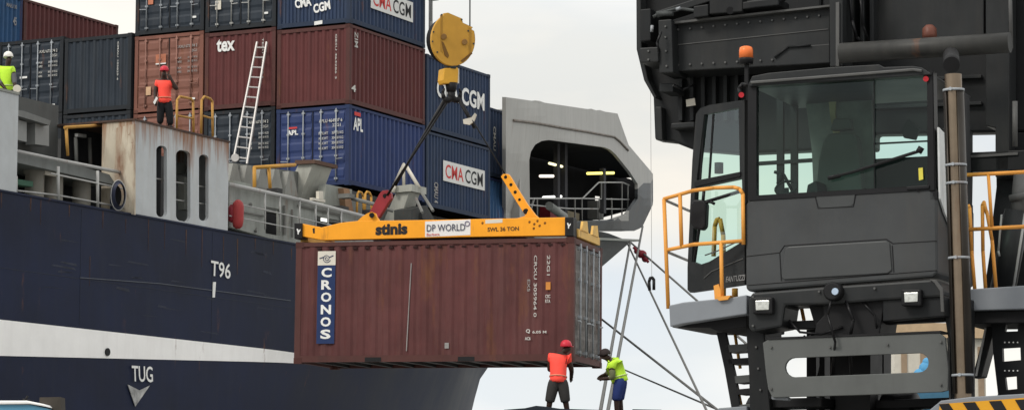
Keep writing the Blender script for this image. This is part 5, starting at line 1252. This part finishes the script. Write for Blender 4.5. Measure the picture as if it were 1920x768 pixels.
mb = MB(); mb.tube(at(46, 752, 46.2), at(52, 741, 46.2), .02); mb.tube(at(42, 748, 46.2), at(62, 752, 46.2), .02); mb.build('antenna', m_black, trk)
mb = MB(); mb.prism([at(x, y, 46.6) for x, y in ((74, 744), (113, 743), (115, 800), (74, 800))], (0, .5, 0)); mb.build('headboard', M('headboard_brown', (.055, .048, .04), .8, 0, .3, .3), trk)
for x in (xl + .5, xr - .4):
    mb = MB(); mb.lathe(V((x, 46.0, 2.3 + .5)), [(.3, 0), (.5, .03), (.5, .27), (.3, .3)], 20, (0, 1, 0)); mb.build('wheel', m_black, trk)

# ------------------------------------------------------------------ people
def skin(name, mat, parent, chains, rad, sub=1):
    """chains: list of lists of joint keys; rad: key -> (point, radius)"""
    keys = []; edges = []
    for ch in chains:
        for k in ch:
            if k not in keys: keys.append(k)
        edges += list(zip(ch, ch[1:]))
    me = bpy.data.meshes.new(name); me.from_pydata([rad[k][0] for k in keys], [(keys.index(a), keys.index(b)) for a, b in edges], [])
    ob = bpy.data.objects.new(name, me); col.objects.link(ob)
    sk = ob.modifiers.new('skin', 'SKIN'); sk.use_smooth_shade = True
    for i, k in enumerate(keys):
        r_ = rad[k][1]; r_ = (r_, r_) if not isinstance(r_, tuple) else r_; me.skin_vertices[0].data[i].radius = r_
    me.skin_vertices[0].data[0].use_root = True
    ss = ob.modifiers.new('sub', 'SUBSURF'); ss.levels = sub; ss.render_levels = sub
    dg = bpy.context.evaluated_depsgraph_get(); dg.update()
    nm = bpy.data.meshes.new_from_object(ob.evaluated_get(dg)); bpy.data.objects.remove(ob)
    nm.materials.clear()
    return link(name, nm, mat, parent, smooth=True)
def person(label, D, J, vest, legs, helmet, shorts=False, under=None, look=(0, -1), trunk_lean=None, group=None):
    """J: joint -> (px, py, depth offset)"""
    G = {k: at(v[0], v[1], D + v[2]) for k, v in J.items()}
    root = thing('person', label, 'person', tuple(G['ankL'].lerp(G['ankR'], .5)), group)
    B = {}
    def s(k, r, p=None): B[k] = (p if p is not None else G[k], r)
    lk = V((look[0], look[1], 0)).normalized()
    s('pel', .125); s('spi', .12); s('che', .14); s('nec', .058); s('hd0', .082); s('hd1', .088)
    s('nose', .02, G['hd0'] + lk * .10)
    for q in 'LR':
        s('sho' + q, .078); s('elb' + q, .056); s('wri' + q, .04); s('hip' + q, .092); s('kne' + q, .068); s('ank' + q, .048)
        fd = V((.25 if q == 'R' else -.25, -1, 0)).normalized() if look[1] < .5 else V((0, 1, 0))
        s('toe' + q, .036, G['ank' + q] + fd * .17 - Z_ * .05)
        wd = (G['wri' + q] - G['elb' + q]).normalized(); sd_ = wd.orthogonal().normalized(); pl = G['wri' + q] + wd * .07
        s('pal' + q, .034, pl)
        for f in range(4):
            off = sd_ * (f - 1.5) * .021; ln = (.06, .075, .07, .055)[f]; cr = wd.cross(sd_)
            s('f%d%s' % (f, q), .011, pl + wd * .03 + off); s('g%d%s' % (f, q), .009, pl + wd * (.03 + ln * .7) + off + cr * .025)
        s('th' + q, .013, pl - wd * .02 + sd_ * .045); s('ti' + q, .010, pl + wd * .02 + sd_ * .065)
    ch = [['pel', 'spi', 'che', 'nec', 'hd0', 'hd1'], ['hd0', 'nose']]
    for q in 'LR':
        ch += [['che', 'sho' + q, 'elb' + q, 'wri' + q, 'pal' + q], ['pel', 'hip' + q, 'kne' + q, 'ank' + q, 'toe' + q], ['pal' + q, 'th' + q, 'ti' + q]]
        ch += [['pal' + q, 'f%d%s' % (f, q), 'g%d%s' % (f, q)] for f in range(4)]
    skin('body', m_skin, root, ch, B)
    # vest
    Vv = {'a': (G['pel'].lerp(G['spi'], -.12), .195), 'b': (G['spi'], .19), 'c': (G['che'], .20), 'd': (G['che'].lerp(G['nec'], .62), .10)}
    chv = [['b', 'c', 'd'], ['b', 'a']]
    for q in 'LR': Vv['s' + q] = (G['sho' + q], .112); Vv['t' + q] = (G['sho' + q].lerp(G['elb' + q], .5), .088); chv.append(['c', 's' + q, 't' + q])
    ve = skin('vest', vest, root, chv, Vv)
    axv = (G['spi'] - G['pel']).normalized(); c = G['pel'].lerp(G['spi'], .62); mb = MB(); mb.lathe(c - axv * .015, [(.183, 0), (.187, .015), (.183, .03)], 20, axv); mb.build('tape_band', M('tape_red', (.62, .22, .14), .4) if vest is m_orv else M('tape_lime', (.50, .62, .22), .4), ve)
    # sleeves of the undershirt
    if under:
        for q in 'LR':
            skin('sleeve', under, root, [['a', 'b', 'c']], {'a': (G['sho' + q].lerp(G['elb' + q], .3), .082), 'b': (G['elb' + q], .07), 'c': (G['elb' + q].lerp(G['wri' + q], .6), .056)})
    # trousers or shorts
    for q in 'LR':
        e_ = (G['kne' + q].lerp(G['ank' + q], .12), .105) if shorts else (G['kne' + q].lerp(G['ank' + q], .93), .088)
        skin('shorts' if shorts else 'trousers', legs, root, [['w', 'h', 'k', 'e']], {'w': (G['pel'].lerp(G['hip' + q], .35) + Z_ * .10, .135), 'h': (G['hip' + q] + Z_ * .02, .138), 'k': (G['kne' + q], .108), 'e': e_})
    for q in 'LR':
        mb = MB(); a = B['ank' + q][0]; t = B['toe' + q][0]; mb.ball(a.lerp(t, .45) - Z_ * .02, .06, 12, 8, 1, 1.9, .85); mb.build('shoe', m_blackc, root)
    # helmet
    up = (G['hd1'] - G['hd0']).normalized(); mb = MB()
    c = G['hd1'] - up * .015 - lk * .01
    mb.lathe(c, [(.118, 0), (.12, .02), (.116, .06), (.095, .105), (.055, .135), (.01, .145)], 20, up)
    mb.prism([c + lk * .07 + lk.cross(up) * w_ * .09 + lk * (.09 if abs(w_) < .6 else .04) for w_ in (-1, -.5, 0, .5, 1)] + [c + lk.cross(up) * w_ * .1 for w_ in (1, -1)], up * .014)
    mb.build('helmet', helmet, root)
    return root, G
# worker on the deckhouse roof, hand at the mouth
pr, G = person('person in orange red vest and black trousers standing on the rusty deckhouse roof', 70.4, {
    'pel': (309, 193, 0), 'spi': (309, 178, 0), 'che': (308, 162, 0), 'nec': (308, 149, 0), 'hd0': (308, 141, -.03), 'hd1': (308, 132, -.02),
    'shoL': (295, 156, 0), 'shoR': (321, 156, 0), 'elbL': (291, 176, -.05), 'wriL': (292, 190, -.18), 'elbR': (332, 168, -.14), 'wriR': (320, 147, -.16),
    'hipL': (303, 197, 0), 'hipR': (315, 197, 0), 'kneL': (301, 216, -.02), 'kneR': (318, 217, -.03), 'ankL': (300, 234, 0), 'ankR': (320, 237, 0)}, m_orv, m_blackc, m_hred)
mb = MB(); mb.prism([at(x, y, 70.1) for x, y in ((287, 192), (293, 181), (296, 184), (290, 196))], (0, .02, 0)); tag(mb.build('paper_sheet', m_letter), 'white paper held low by the worker on the deckhouse roof', 'paper')
# worker with the white helmet
pr2, G2 = person('person in white helmet and lime vest behind the grey bulwark at the left edge', 65.0, {
    'pel': (12, 172, 0), 'spi': (12, 155, 0), 'che': (12, 137, 0), 'nec': (15, 122, -.02), 'hd0': (17, 114, -.04), 'hd1': (16, 106, -.02),
    'shoL': (0, 130, 0), 'shoR': (23, 131, 0), 'elbL': (-3, 151, -.1), 'wriL': (8, 164, -.25), 'elbR': (27, 150, -.1), 'wriR': (28, 164, -.25),
    'hipL': (7, 176, 0), 'hipR': (18, 176, 0), 'kneL': (5, 208, 0), 'kneR': (19, 208, 0), 'ankL': (5, 240, 0), 'ankR': (20, 240, 0)}, m_grv, m_blackc, m_hwhite, under=M('grey_cloth', (.10, .10, .11), .85), look=(.7, -1))
mb = MB(); mb.lathe(at(32, 167, 64.6), [(.09, 0), (.1, .02), (.09, .04)], 16, (.2, -1, 0)); tag(mb.build('gauge_dial', m_pale), 'small pale round dial beside the white helmeted worker', 'dial')
# quay workers
person('person in orange red vest and dark shorts steadying the hanging container, red helmet', 54.4, {
    'pel': (1046, 716, 0), 'spi': (1047, 699, .03), 'che': (1048, 676, .05), 'nec': (1057, 661, .08), 'hd0': (1062, 655, .09), 'hd1': (1062, 648, .09),
    'shoL': (1033, 669, .05), 'shoR': (1065, 671, .05), 'elbL': (1030, 693, .12), 'wriL': (1043, 694, .38), 'elbR': (1072, 693, .1), 'wriR': (1071, 706, .32),
    'hipL': (1038, 721, 0), 'hipR': (1055, 721, 0), 'kneL': (1031, 750, -.04), 'kneR': (1060, 750, -.02), 'ankL': (1027, 781, .02), 'ankR': (1066, 781, .03)}, m_orv, m_greyc, m_hred, shorts=True, look=(.8, .6))
person('person in lime vest and blue shorts bending forward beside the taut ropes', 55.2, {
    'pel': (1163, 714, 0), 'spi': (1159, 699, 0), 'che': (1151, 683, 0), 'nec': (1142, 673, 0), 'hd0': (1136, 670, 0), 'hd1': (1134, 664, 0),
    'shoL': (1146, 682, -.16), 'shoR': (1152, 678, .16), 'elbL': (1149, 708, -.2), 'wriL': (1133, 709, -.12), 'elbR': (1140, 700, .2), 'wriR': (1128, 704, .06),
    'hipL': (1162, 718, -.09), 'hipR': (1166, 717, .09), 'kneL': (1156, 747, -.1), 'kneR': (1162, 746, .1), 'ankL': (1157, 782, -.1), 'ankR': (1166, 784, .1)}, m_grv, m_bluec, M('cap_dark', (.03, .022, .022), .7), shorts=True, under=m_olive, look=(-1, -.3))
